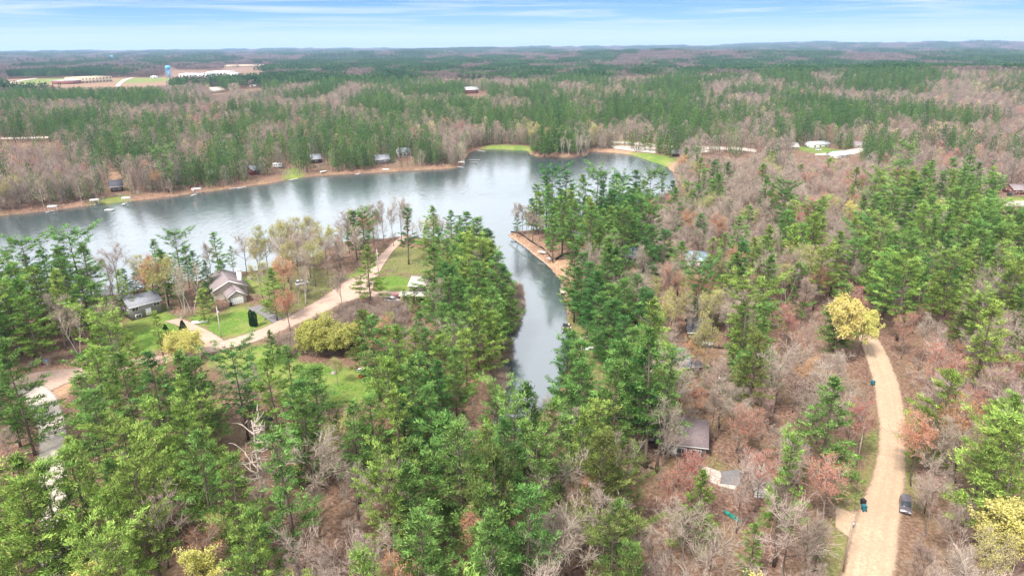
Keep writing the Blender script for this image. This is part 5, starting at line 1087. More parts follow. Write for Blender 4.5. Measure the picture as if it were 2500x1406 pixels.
for s in (-1, 1):
    hw = (x1 - x0) / 2 + 0.5; a_ = np.array([xm, y0 - 0.56, wh_ + rh_ + 0.1]); b_ = np.array([xm + s * hw, y0 - 0.56, wh_ + 0.1 - rh_ * 0.5 / (hw - 0.5)])
    mf.tube([a_, b_], [0.16, 0.16], 4)
mf.build('fascia', [B['white']], mo)
ch = MB(); ch.box((6.3, 12.0, 4.0), (1.5, 1.1, 8.0)); ch.box((6.3, 12.0, 8.1), (1.75, 1.35, 0.25)); ch.box((6.3, 12, 8.4), (0.5, 0.5, 0.4)); ch.build('chimney', [B['white']], r)
# metal-roofed house and carport by the lane
house('grey house with pale metal roof half hidden by the channel pines', (1000, 712), (1038, 715), 7, 2.6, 2.0, 'grey_siding', 'concrete', ridge='along', wins=[(0.4, 1.2, 1.4, 1.1)])
a = xy(977, 745); r = empty('carport', (a[0], a[1], LAND), ang(a, xy(1025, 746)), 'long open-sided shed with flat white roof and firewood under it', 'shed')
rf = MB(); rf.box((5.2, 2.6, 3.1), (11.5, 4.6, 0.16)); rf.build('roof', [B['concrete']], r)
for x in (0.2, 5.2, 10.2):
    for y in (0.2, 5.0): p = MB(); p.box((x, y, 1.5), (0.18, 0.18, 3.02)); p.build('post', [B['wood']], r)
wl = MB(); wl.box((5.2, 5.15, 1.5), (10.2, 0.1, 3.0)); wl.build('rear_wall', [B['wood']], r)
a = xy(985, 744); w_ = empty('firewood_stack', (a[0], a[1] + 1.4, LAND), 0.1, 'orange-brown firewood stack under the white-roofed shed', 'firewood')
mb = MB(); rl = np.random.default_rng(4)
for i in range(9):
    for j in range(6): mb.tube([(i * 0.28 + (j % 2) * 0.12, 0, 0.14 + j * 0.23), (i * 0.28 + (j % 2) * 0.12, 1.0, 0.14 + j * 0.23)], [0.13, 0.13], 6)
mb.build('logs', [B['pale_wood']], w_)

# houses in the woods
house('large slate-roofed house half hidden in leafless trees, above the red brush', (1646, 922), (1706, 917), 10, 3.2, 2.6, 'tan_siding', 'slate', ridge='along', wins=[(0.3, 1.0, 1.5, 1.1), (0.7, 1.0, 1.5, 1.1)], over=0.6)
house('small dark-roofed cabin with pale front wall deep in the leafless trees', (1680, 830), (1720, 832), 8, 2.8, 2.8, 'wood', 'dark_roof', ridge='along', wins=[(0.5, 1.0, 1.3, 1.0)])
house('left one of two pale blue-roofed houses hidden in the trees beyond the channel', (1528, 642), (1562, 640), 8, 3.0, 2.0, 'white', 'blue_roof', ridge='along', wins=[(0.3, 1, 1.2, 1), (0.7, 1, 1.2, 1)])
house('right one of two pale blue-roofed houses, behind orange budding trees', (1676, 652), (1726, 654), 9, 3.0, 2.2, 'white', 'blue_roof', ridge='along', wins=[(0.3, 1, 1.2, 1), (0.7, 1, 1.2, 1)])
house('grey-roofed cottage among the pines of the sandy point', (1404, 594), (1430, 592), 8, 2.8, 2.0, 'grey_siding', 'slate', ridge='along', wins=[(0.5, 1, 1.2, 1)])
house('large mauve-roofed house in the woods just right of the parked motorhome', (1604, 1108), (1722, 1122), 10.5, 3.2, 2.8, 'grey_siding', 'mauve', ridge='along', wins=[(0.2, 1.0, 1.8, 1.2), (0.5, 1.0, 1.8, 1.2), (0.8, 1.0, 1.8, 1.2)], doors=[(0.35, 0.1, 1.0, 2.1)])
house('tan-roofed garage with white gable trim beside the concrete loop', (1842, 1214), (1888, 1218), 9.5, 2.4, 1.8, 'tan_siding', 'tan_roof', ridge='back', garage=(0.5, 3.6, 2.1), name='garage', cat='garage', backwins=False)
# park buildings and farmhouses upper right
house('long white mobile home beside round dark pines', (1980, 363), (2024, 361), 9, 3.4, 1.6, 'white', 'metal_roof', wins=[(0.2, 1.2, 1.6, 1.1), (0.5, 1.2, 1.6, 1.1), (0.8, 1.2, 1.6, 1.1)])
house('white metal-roofed garage beside the farm drive', (2040, 388), (2072, 386), 10, 2.6, 2.0, 'white', 'metal_roof', wins=[(0.5, 1, 1.4, 1)])
house('tan farmhouse right of the round dark pines', (2086, 362), (2118, 362), 9, 3.0, 2.2, 'tan_siding', 'brown_roof', wins=[(0.3, 1, 1.4, 1.1), (0.7, 1, 1.4, 1.1)])
house('pale hip-roofed cottage left of the long mobile home', (1922, 366), (1950, 366), 10, 2.6, 2.4, 'tan_siding', 'concrete', wins=[(0.5, 1, 1.4, 1)])
house('dark picnic shelter under pines on the park lawn', (1640, 382), (1664, 382), 9, 2.6, 2.0, 'dark_wood', 'brown_roof', name='shelter', cat='shelter', backwins=False)
house('flat pale park building near the curved drive', (1676, 386), (1706, 386), 12, 1.8, 1.4, 'tan_siding', 'concrete', name='park_building', cat='building', backwins=False)
house('brown brick house at the right edge by the side street', (2472, 475), (2510, 475), 9, 3.0, 2.0, 'brick', 'brown_roof', wins=[(0.3, 1, 1.4, 1.1), (0.7, 1, 1.4, 1.1)])
house('slate-roofed cabin in the leafless woods beyond the park road', (1484, 328), (1502, 328), 9, 3, 2.2, 'grey_siding', 'slate')
house('dark-roofed house beyond the deep green pines upper right', (2232, 362), (2252, 362), 9, 3, 2.2, 'dark_wood', 'slate')
# far shore cabins
house('black-roofed cabin with white-railed deck on the far shore lawn', (272, 470), (302, 467), 9, 3.4, 2.8, 'dark_wood', 'dark_roof', wins=[(0.3, 1.2, 1.4, 1.2), (0.7, 1.2, 1.4, 1.2)])
house('dark red cabin with grey roof half behind a shore pine', (618, 428), (640, 424), 9, 3.4, 2.4, 'dark_red', 'slate', wins=[(0.5, 1.2, 1.6, 1.2)])
house('grey cabin on the far shore above a white rowboat', (762, 400), (786, 398), 10, 3.4, 2.6, 'dark_wood', 'slate', wins=[(0.5, 1.2, 1.6, 1.2)])
house('blue-grey house in bare trees above the far shore', (918, 402), (952, 400), 10, 3.6, 2.6, 'grey_siding', 'slate', wins=[(0.3, 1.2, 1.4, 1.2), (0.7, 1.2, 1.4, 1.2)])
house('white house set back in bare trees above the far shore', (974, 384), (1004, 382), 10, 3.8, 2.4, 'white', 'slate', wins=[(0.2, 1.2, 1.4, 1.2), (0.5, 1.2, 1.4, 1.2), (0.8, 1.2, 1.4, 1.2)])
house('weathered brown cabin between birches left of the red cabin', (512, 438), (528, 436), 8, 3, 2.2, 'dark_wood', 'slate')
house('dim grey cabin between pines above the striped dock sign', (425, 452), (442, 450), 8, 3, 2.2, 'dark_wood', 'slate')

def flat_building(label, u0, v0, u1, v1, depth, h, wall, roof, rows=0, name='building', cat='building', group=None, inset=0.4):
    a, b = xy(u0, v0), xy(u1, v1); w = float(np.hypot(*(b - a))); th = ang(a, b); r = empty(name, (a[0], a[1], float(height(*a)) - 0.2), th, label, cat, group)
    m = MB(); m.box((w / 2, depth / 2, h / 2), (w, depth, h)); m.build('wall', [B[wall]], r)
    m = MB(); m.box((w / 2, depth / 2, h + 0.25), (w + 1.0, depth + 1.0, 0.5))
    for i in range(3): m.box((w * (0.25 + 0.25 * i), depth * 0.5, h + 1.2), (3, 3, 1.4))
    m.build('roof', [B[roof]], r)
    n = max(2, int(w / 9))
    for k in range(rows):
        for i in range(n):
            m = MB(); m.box(((i + 0.5) * w / n, -0.05, h * (k + 0.5) / max(rows, 1)), (w / n * 0.42, 0.12, h / rows * 0.42)); m.build('window', [B['glass']], r)
    return r
r = flat_building('long tan school building with dark window rows in the cleared fields', 200, 204, 275, 200, 60, 13, 'tan_block', 'tan_block', 2, 'school')
flat_building('low red brick wing left of the long tan school', 178, 206, 199, 204.2, 50, 8, 'brick', 'metal_roof', 1, 'school_wing')
for i, (u0, v0, u1, d, h, lb_) in enumerate(((437, 189, 470, 70, 9, 'largest white roof'), (474, 188, 512, 80, 8, 'second white roof'), (505, 184, 552, 90, 10, 'white roof behind the second'), (556, 186, 580, 60, 8, 'small white roof at right end'))):
    flat_building('flat commercial building, %s right of the blue water tower' % lb_, u0, v0, u1, v0 - 0.4, d, h, 'white', 'metal_roof', 1, 'store', 'store', 'white commercial buildings by the water tower')
for i, (u0, v0, u1, lb_) in enumerate(((548, 163, 572, 'leftmost'), (578, 162, 618, 'middle'), (630, 163, 646, 'rightmost'))):
    flat_building('low salmon-coloured building beyond the stores, %s of three' % lb_, u0, v0, u1, v0 - 0.2, 70, 9, 'tan_block', 'tan_block', 1, 'warehouse', 'building', 'salmon-coloured buildings beyond the stores')
house('tan-roofed house in a clearing below the white stores', (518, 228), (550, 226), 22, 5, 5, 'tan_siding', 'pale_wood', over=1)
flat_building('long low white roof among trees right of the tan-roofed house', 610, 213, 634, 213, 12, 5, 'white', 'metal_roof', 1, 'barn', 'barn')
house('white two-storey house with red-brown walls in mid forest', (1138, 230), (1168, 229), 16, 7, 4, 'brick', 'metal_roof', wins=[(0.3, 3, 2, 2), (0.7, 3, 2, 2)], over=1)
flat_building('small white building right of the school beyond the drive', 368, 192, 380, 192, 12, 6, 'white', 'metal_roof', 1, 'outbuilding', 'building')
house('tiny white house in a far forest clearing upper right', (2040, 206), (2050, 206), 14, 5, 3, 'white', 'metal_roof')

def water_tower(label, u, v, h, rad):
    a = xy(u, v); r = empty('water_tower', (a[0], a[1], float(height(*a))), 0, label, 'water tower')
    t = MB(); zs = [0, .05, .15, .35, .6, .8, .95, 1.0]; rs = [.25, .6, .86, 1, 1, .85, .45, .04]; n = 20; V = []
    for zz, q in zip(zs, rs): V += [(rad * q * math.cos(i * 2 * PI / n), rad * q * math.sin(i * 2 * PI / n), h - rad * 1.5 + rad * 1.5 * zz) for i in range(n)]
    t.add(V, [(k * n + i, k * n + (i + 1) % n, (k + 1) * n + (i + 1) % n, (k + 1) * n + i) for k in range(len(zs) - 1) for i in range(n)] + [tuple(range(n))[::-1]]); t.build('tank', [B['water_blue']], r)
    c = MB(); c.tube([(0, 0, 0), (0, 0, h - rad * 1.4)], [rad * 0.22] * 2, 10); c.build('riser', [B['water_blue']], r)
    for i in range(6):
        aa = i * PI / 3 + 0.3; l = MB(); l.tube([(rad * 1.08 * math.cos(aa), rad * 1.08 * math.sin(aa), 0), (rad * 0.95 * math.cos(aa), rad * 0.95 * math.sin(aa), h - rad * 1.0)], [0.42] * 2, 6); l.build('leg', [B['water_blue']], r)
    w = MB()
    for i in range(24): a1, a2 = i * PI / 12, (i + 1) * PI / 12; w.tube([(rad * 1.1 * math.cos(a1), rad * 1.1 * math.sin(a1), h - rad * 0.95), (rad * 1.1 * math.cos(a2), rad * 1.1 * math.sin(a2), h - rad * 0.95)], [0.35] * 2, 4)
    w.build('walkway', [B['water_blue']], r)
water_tower('blue water tower on legs beside the white commercial buildings', 414, 191, 34, 7.0)
water_tower('far blue water tower whose tank alone rises over the forest, upper left', 275, 152, 45, 9.0)
# thin lattice mast on the horizon
a = xy(793, 137); r = empty('radio_mast', (a[0], a[1], float(height(*a))), 0, 'thin dark radio mast far off near the horizon, left of centre', 'mast')
m = MB()
for i in range(3): m.tube([(2 * math.cos(i * 2.09), 2 * math.sin(i * 2.09), 0), (0.4 * math.cos(i * 2.09), 0.4 * math.sin(i * 2.09), 75)], [0.5, 0.3], 4)
for k in range(12):
    q = 2 - 1.6 * k / 12
    for i in range(3): m.tube([(q * math.cos(i * 2.09), q * math.sin(i * 2.09), k * 6), ((q - .13) * math.cos((i + 1) * 2.09), (q - .13) * math.sin((i + 1) * 2.09), k * 6 + 6)], [0.15] * 2, 3)
m.build('lattice', [B['steel']], r)

# ------------------------------------------------------------------ vehicles
def car(label, u, v, heading, paint, style='suv', group=None, dz=0.0):
    p = G(u, v); r = empty('parked_car' if style != 'truck' else 'pickup_truck', (p[0], p[1], LAND + 0.03 + dz), heading, label, 'car' if style != 'truck' else 'truck', group)
    L, Wd = 4.7, 1.86
    if style == 'suv': low = [(-2.3, .45), (-2.33, .95), (-2.2, 1.08), (1.1, 1.08), (2.15, .95), (2.33, .75), (2.33, .42), (-2.3, .42)]; cab = [(-2.15, 1.06), (-1.95, 1.62), (-1.6, 1.72), (.25, 1.72), (1.15, 1.06)]
    elif style == 'truck': low = [(-2.7, .55), (-2.72, 1.1), (-.6, 1.12), (1.4, 1.12), (2.5, 1.02), (2.65, .8), (2.65, .5), (-2.7, .5)]; cab = [(-.75, 1.1), (-.62, 1.8), (.75, 1.82), (1.45, 1.1)]
    else: low = [(-2.3, .42), (-2.35, .85), (-2.2, .95), (1.2, .93), (2.15, .78), (2.3, .6), (2.3, .4), (-2.3, .4)]; cab = [(-1.75, .92), (-1.15, 1.4), (.3, 1.42), (1.15, .92)]
    def ext(poly, w0, w1, m_):
        mb = MB(); n = len(poly); zmin = min(q[1] for q in poly); zmax = max(q[1] for q in poly); V = []
        for s in (-1, 1):
            for x, z in poly: k = (z - zmin) / (zmax - zmin); V.append((x, s * (w0 + (w1 - w0) * k) / 2, z))
        mb.add(V, [tuple(range(n)), tuple(range(2 * n - 1, n - 1, -1))] + [(i + n, (i + 1) % n + n, (i + 1) % n, i) for i in range(n)]); return mb
    bo = ext(low, Wd, Wd * 0.97, paint).build('body', [B[paint]], r, 0.06)
    ext(cab, Wd * 0.93, Wd * 0.76, paint).build('windows', [B['glass']], bo, 0.03)
    rf = MB(); xs = [c[0] for c in cab]; zt = max(c[1] for c in cab); x0 = min(c[0] for c in cab if c[1] > zt - 0.15); x1 = max(c[0] for c in cab if c[1] > zt - 0.15)
    rf.box(((x0 + x1) / 2, 0, zt + 0.01), (x1 - x0 + .08, Wd * 0.77, 0.06)); rf.build('roof', [B[paint]], bo, 0.02)
    for x in (-1.45, 1.45):
        for s in (-1, 1):
            w = MB(); w.tube([(x, s * (Wd / 2 - .22), .36), (x, s * (Wd / 2 + .02), .36)], [.36] * 2, 16); wo_ = w.build('wheel', [B['tyre']], r)
            q = MB(); q.tube([(x, s * (Wd / 2 + .022), .36), (x, s * (Wd / 2 + .035), .36)], [.22] * 2, 12); q.build('rim', [B['steel']], wo_)
    xf = max(c[0] for c in low)
    for s in (-1, 1): q = MB(); q.box((xf - .02, s * .68, .72), (.08, .36, .16)); q.build('headlight', [B['lamp']], r); q = MB(); q.box((-xf + .02, s * .74, .85), (.08, .22, .2)); q.build('tail_light', [B['car_red']], r)
    if style == 'truck': q = MB(); q.box((-1.7, 0, 1.125), (1.75, Wd * .8, .04)); q.build('cargo_bed', [B['black']], bo)
    return r
car('dark grey car parked on the right verge of the orange gravel road', 2209, 1240, R(-118), 'car_grey', 'suv')
car('red pickup truck parked at the left edge of the brown thicket', 889, 746, R(10), 'car_red', 'truck')
car('small red car parked at the left end of the white-roofed shed', 968, 728, R(80), 'car_red', 'sedan')
car('white pickup truck parked below the white-roofed shed', 958, 738, R(-20), 'car_white', 'truck')
car('silver and dark car parked in the brush below the white-roofed shed', 974, 766, R(-15), 'car_dark', 'sedan')
car('dark car at the right edge in front of the brown brick house', 2468, 478, R(20), 'car_dark', 'suv')
car('white car parked in front of the long white mobile home', 1998, 368, R(10), 'car_white', 'suv')
car('white car parked under bare trees by the wooded lot, left of the bend', 738, 695, R(30), 'car_white', 'suv')
car('silver car parked beside the tan farmhouse upper right', 2112, 366, R(15), 'car_white', 'sedan')

def motorhome(label, u0, v0, u1, v1, w=2.5, h=3.2):
    a, b = xy(u0, v0), xy(u1, v1); L = float(np.hypot(*(b - a))); th = ang(a, b); r = empty('motorhome', (a[0], a[1], LAND + .05), th, label, 'motorhome')
    m = MB(); m.box((L / 2, 0, 1.9), (L, w, h - .7)); m.build('body', [B['car_white']], r, 0.18)
    m = MB(); m.box((L / 2, 0, .62), (L * .96, w * .96, .5)); m.build('skirt', [B['car_dark']], r)
    for x in (.25, .55, .8):
        for s in (-1, 1): m = MB(); m.box((L * x, s * (w / 2 + .01), 2.2), (1.2, .06, .7)); m.build('window', [B['glass']], r)
    m = MB(); m.box((-.01, 0, 2.1), (.06, w * .8, 1.0)); m.build('windscreen', [B['glass']], r)
    for x in (.3, .7): m = MB(); m.box((L * x, 0, h + .08), (1.1, .9, .3)); m.build('roof_unit', [B['white']], r, .05)
    for x in (.14, .78):
        for s in (-1, 1): m = MB(); m.tube([(L * x, s * (w / 2 - .3), .45), (L * x, s * (w / 2), .45)], [.45] * 2, 14); wo_ = m.build('wheel', [B['tyre']], r); q = MB(); q.tube([(L * x, s * (w / 2 + .005), .45), (L * x, s * (w / 2 + .02), .45)], [.26] * 2, 12); q.build('rim', [B['steel']], wo_)
    return r
motorhome('white motorhome with dark skirt parked under tall pines left of the mauve-roofed house', 1582, 1082, 1598, 1050)
motorhome('long white camper on the sandy pad of the far shore lot', 690, 410, 668, 410, 2.6, 3.2)

# ------------------------------------------------------------------ docks, boats, shore things
def dock(label, u0, v0, u1, v1, w, m_='pale_grey', z=0.45, group='docks along the far shore', cat='dock', posts=True):
    a, b = G(u0, v0, z)[:2], G(u1, v1, z)[:2]; L = float(np.hypot(*(b - a))); th = ang(a, b); r = empty('dock', (a[0], a[1], 0), th, label, cat, group)
    d = MB(); n = max(3, int(L / 0.5))
    for i in range(n): d.box(((i + .5) * L / n, 0, z), (L / n - .05, w, .07))
    d.build('deck', [B[m_]], r)
    s_ = MB()
    for y in (-w / 2 + .1, w / 2 - .1): s_.box((L / 2, y, z - .12), (L, .08, .14))
    s_.build('stringer', [B[m_]], r)
    for x in (0.1, L / 2, L - .1):
        for y in (-w / 2 + .06, w / 2 - .06): p = MB(); p.tube([(x, y, -.9), (x, y, z + .1)], [.06] * 2, 6); p.build('post', [B['steel']], r)
    return r
for i, (p, lb_) in enumerate((((128, 515, 112, 518, 2.2), 'white dock left of the leftmost boat lift on the far shore'), ((305, 496, 300, 500, 2.4), 'white dock at the foot of the lawn below the black-roofed cabin'), ((478, 474, 466, 478, 2.2), 'white dock beside the striped sign on the far shore'), ((585, 458, 560, 461, 1.6), 'long white dock, left arm of the angled pair on the far shore'),
        ((600, 456, 580, 460, 1.8), 'white dock, right arm of the angled pair on the far shore'), ((726, 436, 706, 440, 2.6), 'white dock below the bright green lawn on the far shore'), ((878, 423, 870, 426, 3), 'white dock with stacked gear below the blue-grey house'), ((1112, 406, 1132, 409, 2.4), 'white dock at the tip of the wooded point'),
        ((1145, 390, 1172, 390, 2.0), 'upper thin dock of two reaching right from the wooded point'), ((1148, 396, 1168, 396, 2.0), 'lower thin dock of two reaching right from the wooded point'), ((1168, 368, 1184, 370, 2.4), 'white dock in the small bay beyond the wooded point'))):
    dock(lb_, *p[:4], p[4] * 0.65)
def lift(label, u, v, sz=4.2):
    p = G(u, v, 0); r = empty('boat_lift', (p[0], p[1], 0), 0.15, label, 'boat lift', 'canopied boat lifts along the far shore')
    for x in (-sz / 2, sz / 2):
        for y in (-1.5, 1.5): m = MB(); m.tube([(x, y, -.8), (x, y, 3.0)], [.08] * 2, 6); m.build('post', [B['steel']], r)
    m = MB(); n = 7; V = []
    for x in (-sz / 2 - .3, sz / 2 + .3): V += [(x, 1.75 * math.cos(PI * i / (n - 1)), 2.9 + .6 * math.sin(PI * i / (n - 1))) for i in range(n)]
    m.add(V, [(i, i + 1, n + i + 1, n + i) for i in range(n - 1)]); c = m.build('canopy', [B['pale_grey']], r); c.modifiers.new('thick', 'SOLIDIFY').thickness = .05
    m = MB(); 
    for y in (-1, 1): m.box((0, y, .6), (sz, .15, .15))
    m.build('cradle', [B['steel']], r)
for (u, v, lb_) in ((133, 517, 'boat lift with pale canopy, leftmost on the far shore'), (235, 501, 'boat lift left of the white swim raft'), (312, 496, 'boat lift right of the lawn below the black-roofed cabin'), (484, 473, 'boat lift right of the striped dock sign'), (1126, 406, 'boat lift at the tip of the wooded point')): lift(lb_, u, v)
p = G(267, 514, 0); r = empty('swim_raft', (p[0], p[1], 0), 0, 'white swimming raft afloat off the far shore lawn', 'raft'); m = MB(); m.box((0, 0, .42), (4.4, 2.6, .12)); m.build('deck', [B['white']], r)
for s in (-1, 1): m = MB(); m.tube([(-2, s * .9, .15), (2, s * .9, .15)], [.28] * 2, 10); m.build('float', [B['steel']], r)

def hull(name, label, u, v, L, w, h, th, m_, inner, z=LAND, cat='boat', flip=False, group=None):
    p = G(u, v, z); r = empty(name, (p[0], p[1], z), th, label, cat, group); n = 11; V = []; S = []
    for i in range(n):
        t = i / (n - 1); k = math.sin(PI * min(1, t * .82 + .18)) ** .6 if name != 'kayak' else math.sin(PI * (t * .94 + .03)) ** .7
        x = (t - .5) * L; hw = w / 2 * k; up = .12 * (abs(t - .5) * 2) ** 3
        V += [(x, -hw, h + up), (x, -hw * .75, .12), (x, 0, 0.02), (x, hw * .75, .12), (x, hw, h + up)]
    m = MB(); m.add(V, [(i * 5 + j, (i + 1) * 5 + j, (i + 1) * 5 + j + 1, i * 5 + j + 1) for i in range(n - 1) for j in range(4)]); o = m.build('hull', [B[m_]], r); o.modifiers.new('thick', 'SOLIDIFY').thickness = .05
    for x in (-.18, .15): m = MB(); m.box((L * x, 0, h * .7), (.28, w * .82, .05)); m.build('seat', [B[inner]], r)
    if name == 'kayak': m = MB(); m.box((0, 0, h + .0), (L * .34, w * .5, .06)); m.build('deck', [B[m_]], r)
    if flip: r.rotation_euler = (PI, 0, th); r.location.z = z + h + .1
    return r
hull('rowboat', 'white rowboat beached below the grey cabin on the far shore', 790, 420, 4.6, 1.6, .6, .8, 'white', 'pale_wood')
hull('rowboat', 'white rowboat beached between two birches below the blue-grey house', 942, 415, 4.4, 1.5, .6, 0, 'white', 'pale_wood')
hull('rowboat', 'upturned white rowboat on the lawn below the right-bank dock', 1432, 853, 4.2, 1.4, .55, .05, 'white', 'pale_wood', flip=True)
hull('rowboat', 'pale upturned boat at the lawn edge below the chimney house', 488, 788, 4.6, 1.5, .6, .25, 'car_white', 'pale_wood', flip=True)
hull('kayak', 'small teal green kayak lying in brown leaves below the concrete loop', 1786, 1262, 3.4, .85, .4, R(125), 'green_paint', 'black')
hull('rowboat', 'small white rowboat on the sand strip beside the dark silt fence', 1322, 617, 3.6, 1.2, .5, R(140), 'white', 'pale_wood')

def platform(label, pts, z, m_, group=None):
    P = [G(u, v, z) for u, v in pts]; c = np.mean(P, 0); r = empty('wooden_dock', (c[0], c[1], 0), 0, label, 'dock', group)
    a, b, d = P[0][:2], P[1][:2], P[3][:2]; n = max(3, int(np.hypot(*(b - a)) / .3)); m = MB(); e = (b - a) / n
    for i in range(n):
        q = [a + e * (i + .06), a + e * (i + .94), d + e * (i + .94), d + e * (i + .06)]; m.prism([(x[0] - c[0], x[1] - c[1]) for x in q], z - .06, z)
    m.build('deck', [B[m_]], r)
    for q in P: s = MB(); s.tube([(q[0] - c[0], q[1] - c[1], -.8), (q[0] - c[0], q[1] - c[1], z + .25)], [.09] * 2, 6); s.build('post', [B['wood']], r)
    return r
platform('lower tan plank dock of the pair on the right bank of the channel', [(1367, 705), (1393, 707), (1393, 716), (1369, 715)], .6, 'pale_wood')
platform('upper grey plank dock of the pair on the right bank of the channel', [(1369, 695), (1388, 697), (1390, 704), (1371, 704)], .55, 'wood')
platform('narrow weathered plank walkway along the right bank of the channel', [(1381, 737), (1386, 737), (1391, 762), (1386, 763)], .6, 'wood')
platform('short plank landing beside the moored raft on the right bank', [(1388, 795), (1399, 795), (1399, 801), (1388, 801)], .6, 'pale_wood')
p = G(1382, 802, 0); r = empty('pontoon_boat', (p[0], p[1], 0), R(80), 'dark-decked pontoon boat moored at the right bank of the channel', 'boat')
for s in (-1, 1): m = MB(); m.tube([(-2.6, s * .8, .15), (2.2, s * .8, .15), (2.8, s * .8, .35)], [.3, .3, .08], 10); m.build('pontoon', [B['steel']], r)
m = MB(); m.box((0, 0, .55), (5.0, 2.3, .12)); m.build('deck', [B['black']], r)
for x, y in ((-1.8, .75), (-1.8, -.75), (1.5, -.75)): m = MB(); m.box((x, y, .85), (.9, .6, .5)); m.build('seat', [B['pale_wood']], r, .05)
m = MB()
for x in (-2.4, 2.4):
    for y in (-1.1, 1.1): m.tube([(x, y, .6), (x, y, 1.3)], [.03] * 2, 5)
for y in (-1.1, 1.1): m.tube([(-2.4, y, 1.3), (2.4, y, 1.3)], [.03] * 2, 5)
for x in (-2.4, 2.4): m.tube([(x, -1.1, 1.3), (x, 1.1, 1.3)], [.03] * 2, 5)
m.build('railing', [B['steel']], r)
# silt fence around the sandy point, retaining timbers
def run(name, label, pts, h, m_, cat, step=2.0, th=.06):
    P = W_(pts, LAND, 4, False); c = P[0]; r = empty(name, (c[0], c[1], LAND), 0, label, cat); Q = P - c; m = MB()
    for a, b in zip(Q[:-1], Q[1:]): L = np.hypot(*(b - a)); m.box(((a[0] + b[0]) / 2, (a[1] + b[1]) / 2, h / 2 + .03), (L + .02, th, h), ang(a, b))
    m.build('panel', [B[m_]], r)
    for q in Q[::2]: s = MB(); s.box((q[0], q[1], h / 2 + .1), (.1, .1, h + .2)); s.build('post', [B['wood']], r)
run('silt_fence', 'long black silt fence curving between the sand strip and the brown point', [(1247, 568), (1268, 571), (1290, 586), (1308, 598), (1330, 612), (1348, 634)], .7, 'fence', 'fence')
run('silt_fence', 'short black silt fence at the near end of the sandy point', [(1356, 636), (1372, 627), (1396, 620)], 1.0, 'fence', 'fence')
run('timber_edging', 'low pale timber edging along the water of the sand strip', [(1243, 574), (1268, 593), (1300, 617), (1340, 650)], .3, 'pale_wood', 'edging', th=.3)
run('garden_wall', 'low stone garden wall on the lawn of the right bank', [(1400, 812), (1404, 830), (1430, 826), (1446, 822)], .4, 'stone', 'wall', th=.4)
run('wooden_fence', 'low dark fence across the leaf-covered ground below the motorhome', [(1545, 1130), (1570, 1138), (1596, 1146)], .7, 'dark_wood', 'fence')
run('retaining_wall', 'dark timber retaining wall below the propane tank', [(1676, 838), (1720, 846), (1790, 854)], .7, 'dark_wood', 'wall', th=.25)

def tank(label, u, v, L, r0, th, z=LAND):
    p = G(u, v); r = empty('propane_tank', (p[0], p[1], z), th, label, 'tank', 'white propane tanks in the woods'); m = MB()
    m.tube([(-L / 2, 0, r0 + .25), (-L / 2 + .05, 0, r0 + .25), (-L / 2 + r0 * .7, 0, r0 + .25), (L / 2 - r0 * .7, 0, r0 + .25), (L / 2 - .05, 0, r0 + .25), (L / 2, 0, r0 + .25)], [.02, r0 * .55, r0, r0, r0 * .55, .02], 16); o = m.build('vessel', [B['white']], r)
    m = MB(); m.tube([(0, 0, 2 * r0 + .2), (0, 0, 2 * r0 + .42)], [.2, .18], 10); m.build('valve_cover', [B['steel']], o)
    for x in (-L / 4, L / 4): m = MB(); m.box((x, 0, .18), (.14, r0 * 1.5, .36)); m.build('leg', [B['steel']], r)
tank('white propane tank on bare ground below the dark-roofed cabin', 1722, 846, 4.2, .6, R(-4)); tank('white propane tank by the concrete parking pad', 1911, 1153, 2.4, .5, .3); tank('white propane tank half buried in leafless brush right of the slate roof', 1762, 932, 2.8, .6, .6)

# wheeled bins by the road
def bin_(label, u, v, m_, th):
    p = G(u, v); r = empty('wheeled_bin', (p[0], p[1], LAND + .03), th, label, 'bin', 'wheeled bins beside the gravel road'); m = MB(); m.box((0, 0, .6), (.62, .72, 1.0), top=(1.18, 1.15)); m.build('body', [B[m_]], r, .03)
    m = MB(); m.box((0, 0, 1.15), (.8, .9, .1), top=(.85, .85)); m.build('lid', [B['teal' if m_ == 'teal' else 'black']], r, .02)
    for s in (-1, 1): m = MB(); m.tube([(s * .3, -.36, .14), (s * .38, -.36, .14)], [.14] * 2, 10); m.build('wheel', [B['tyre']], r)
    m = MB(); m.box((0, -.5, 1.1), (.6, .06, .06)); m.build('handle', [B['black']], r)
bin_('teal wheeled bin alone on the left verge at the upper bend of the gravel road', 2130, 940, 'teal', .3); bin_('black wheeled bin, upper one of two at the gravel driveway mouth', 2106, 1232, 'black', .2); bin_('teal wheeled bin, lower one of two at the gravel driveway mouth', 2108, 1246, 'teal', .1)
bin_('dark wheeled bin beside the white garage door of the chimney house', 565, 747, 'black', .2)

# poles, wires
TOPS = []
def pole(label, u, v, h, arm=True, lamp=False, m_='wood', group='wooden utility poles'):
    p = G(u, v); r = empty('utility_pole', (p[0], p[1], LAND - .2), .4, label, 'utility pole', group); m = MB(); m.tube([(0, 0, 0), (0, 0, h)], [.16, .11], 8); m.build('shaft', [B[m_]], r)
    if arm: m = MB(); m.box((0, 0, h - .7), (2.0, .12, .14)); c = m.build('crossarm', [B[m_]], r)
    for x in ((-.85, 0, .85) if arm else (0,)): m = MB(); m.tube([(x, 0, h - .63 if arm else h), (x, 0, h - .35 if arm else h + .25)], [.06, .04], 8); m.build('insulator', [B['white']], c if arm else r)
    m = MB(); m.tube([(.28, 0, h - 2.2), (.28, 0, h - 1.3)], [.22] * 2, 10); m.build('transformer', [B['steel']], r)
    return np.array([p[0], p[1], LAND - .2 + h])
t1 = pole('grey utility pole left of the gravel road above the twin bins', 2090, 1145, 11, False); t2 = pole('grey utility pole beside the gravel driveway at the lower right', 2058, 1395, 11, False)
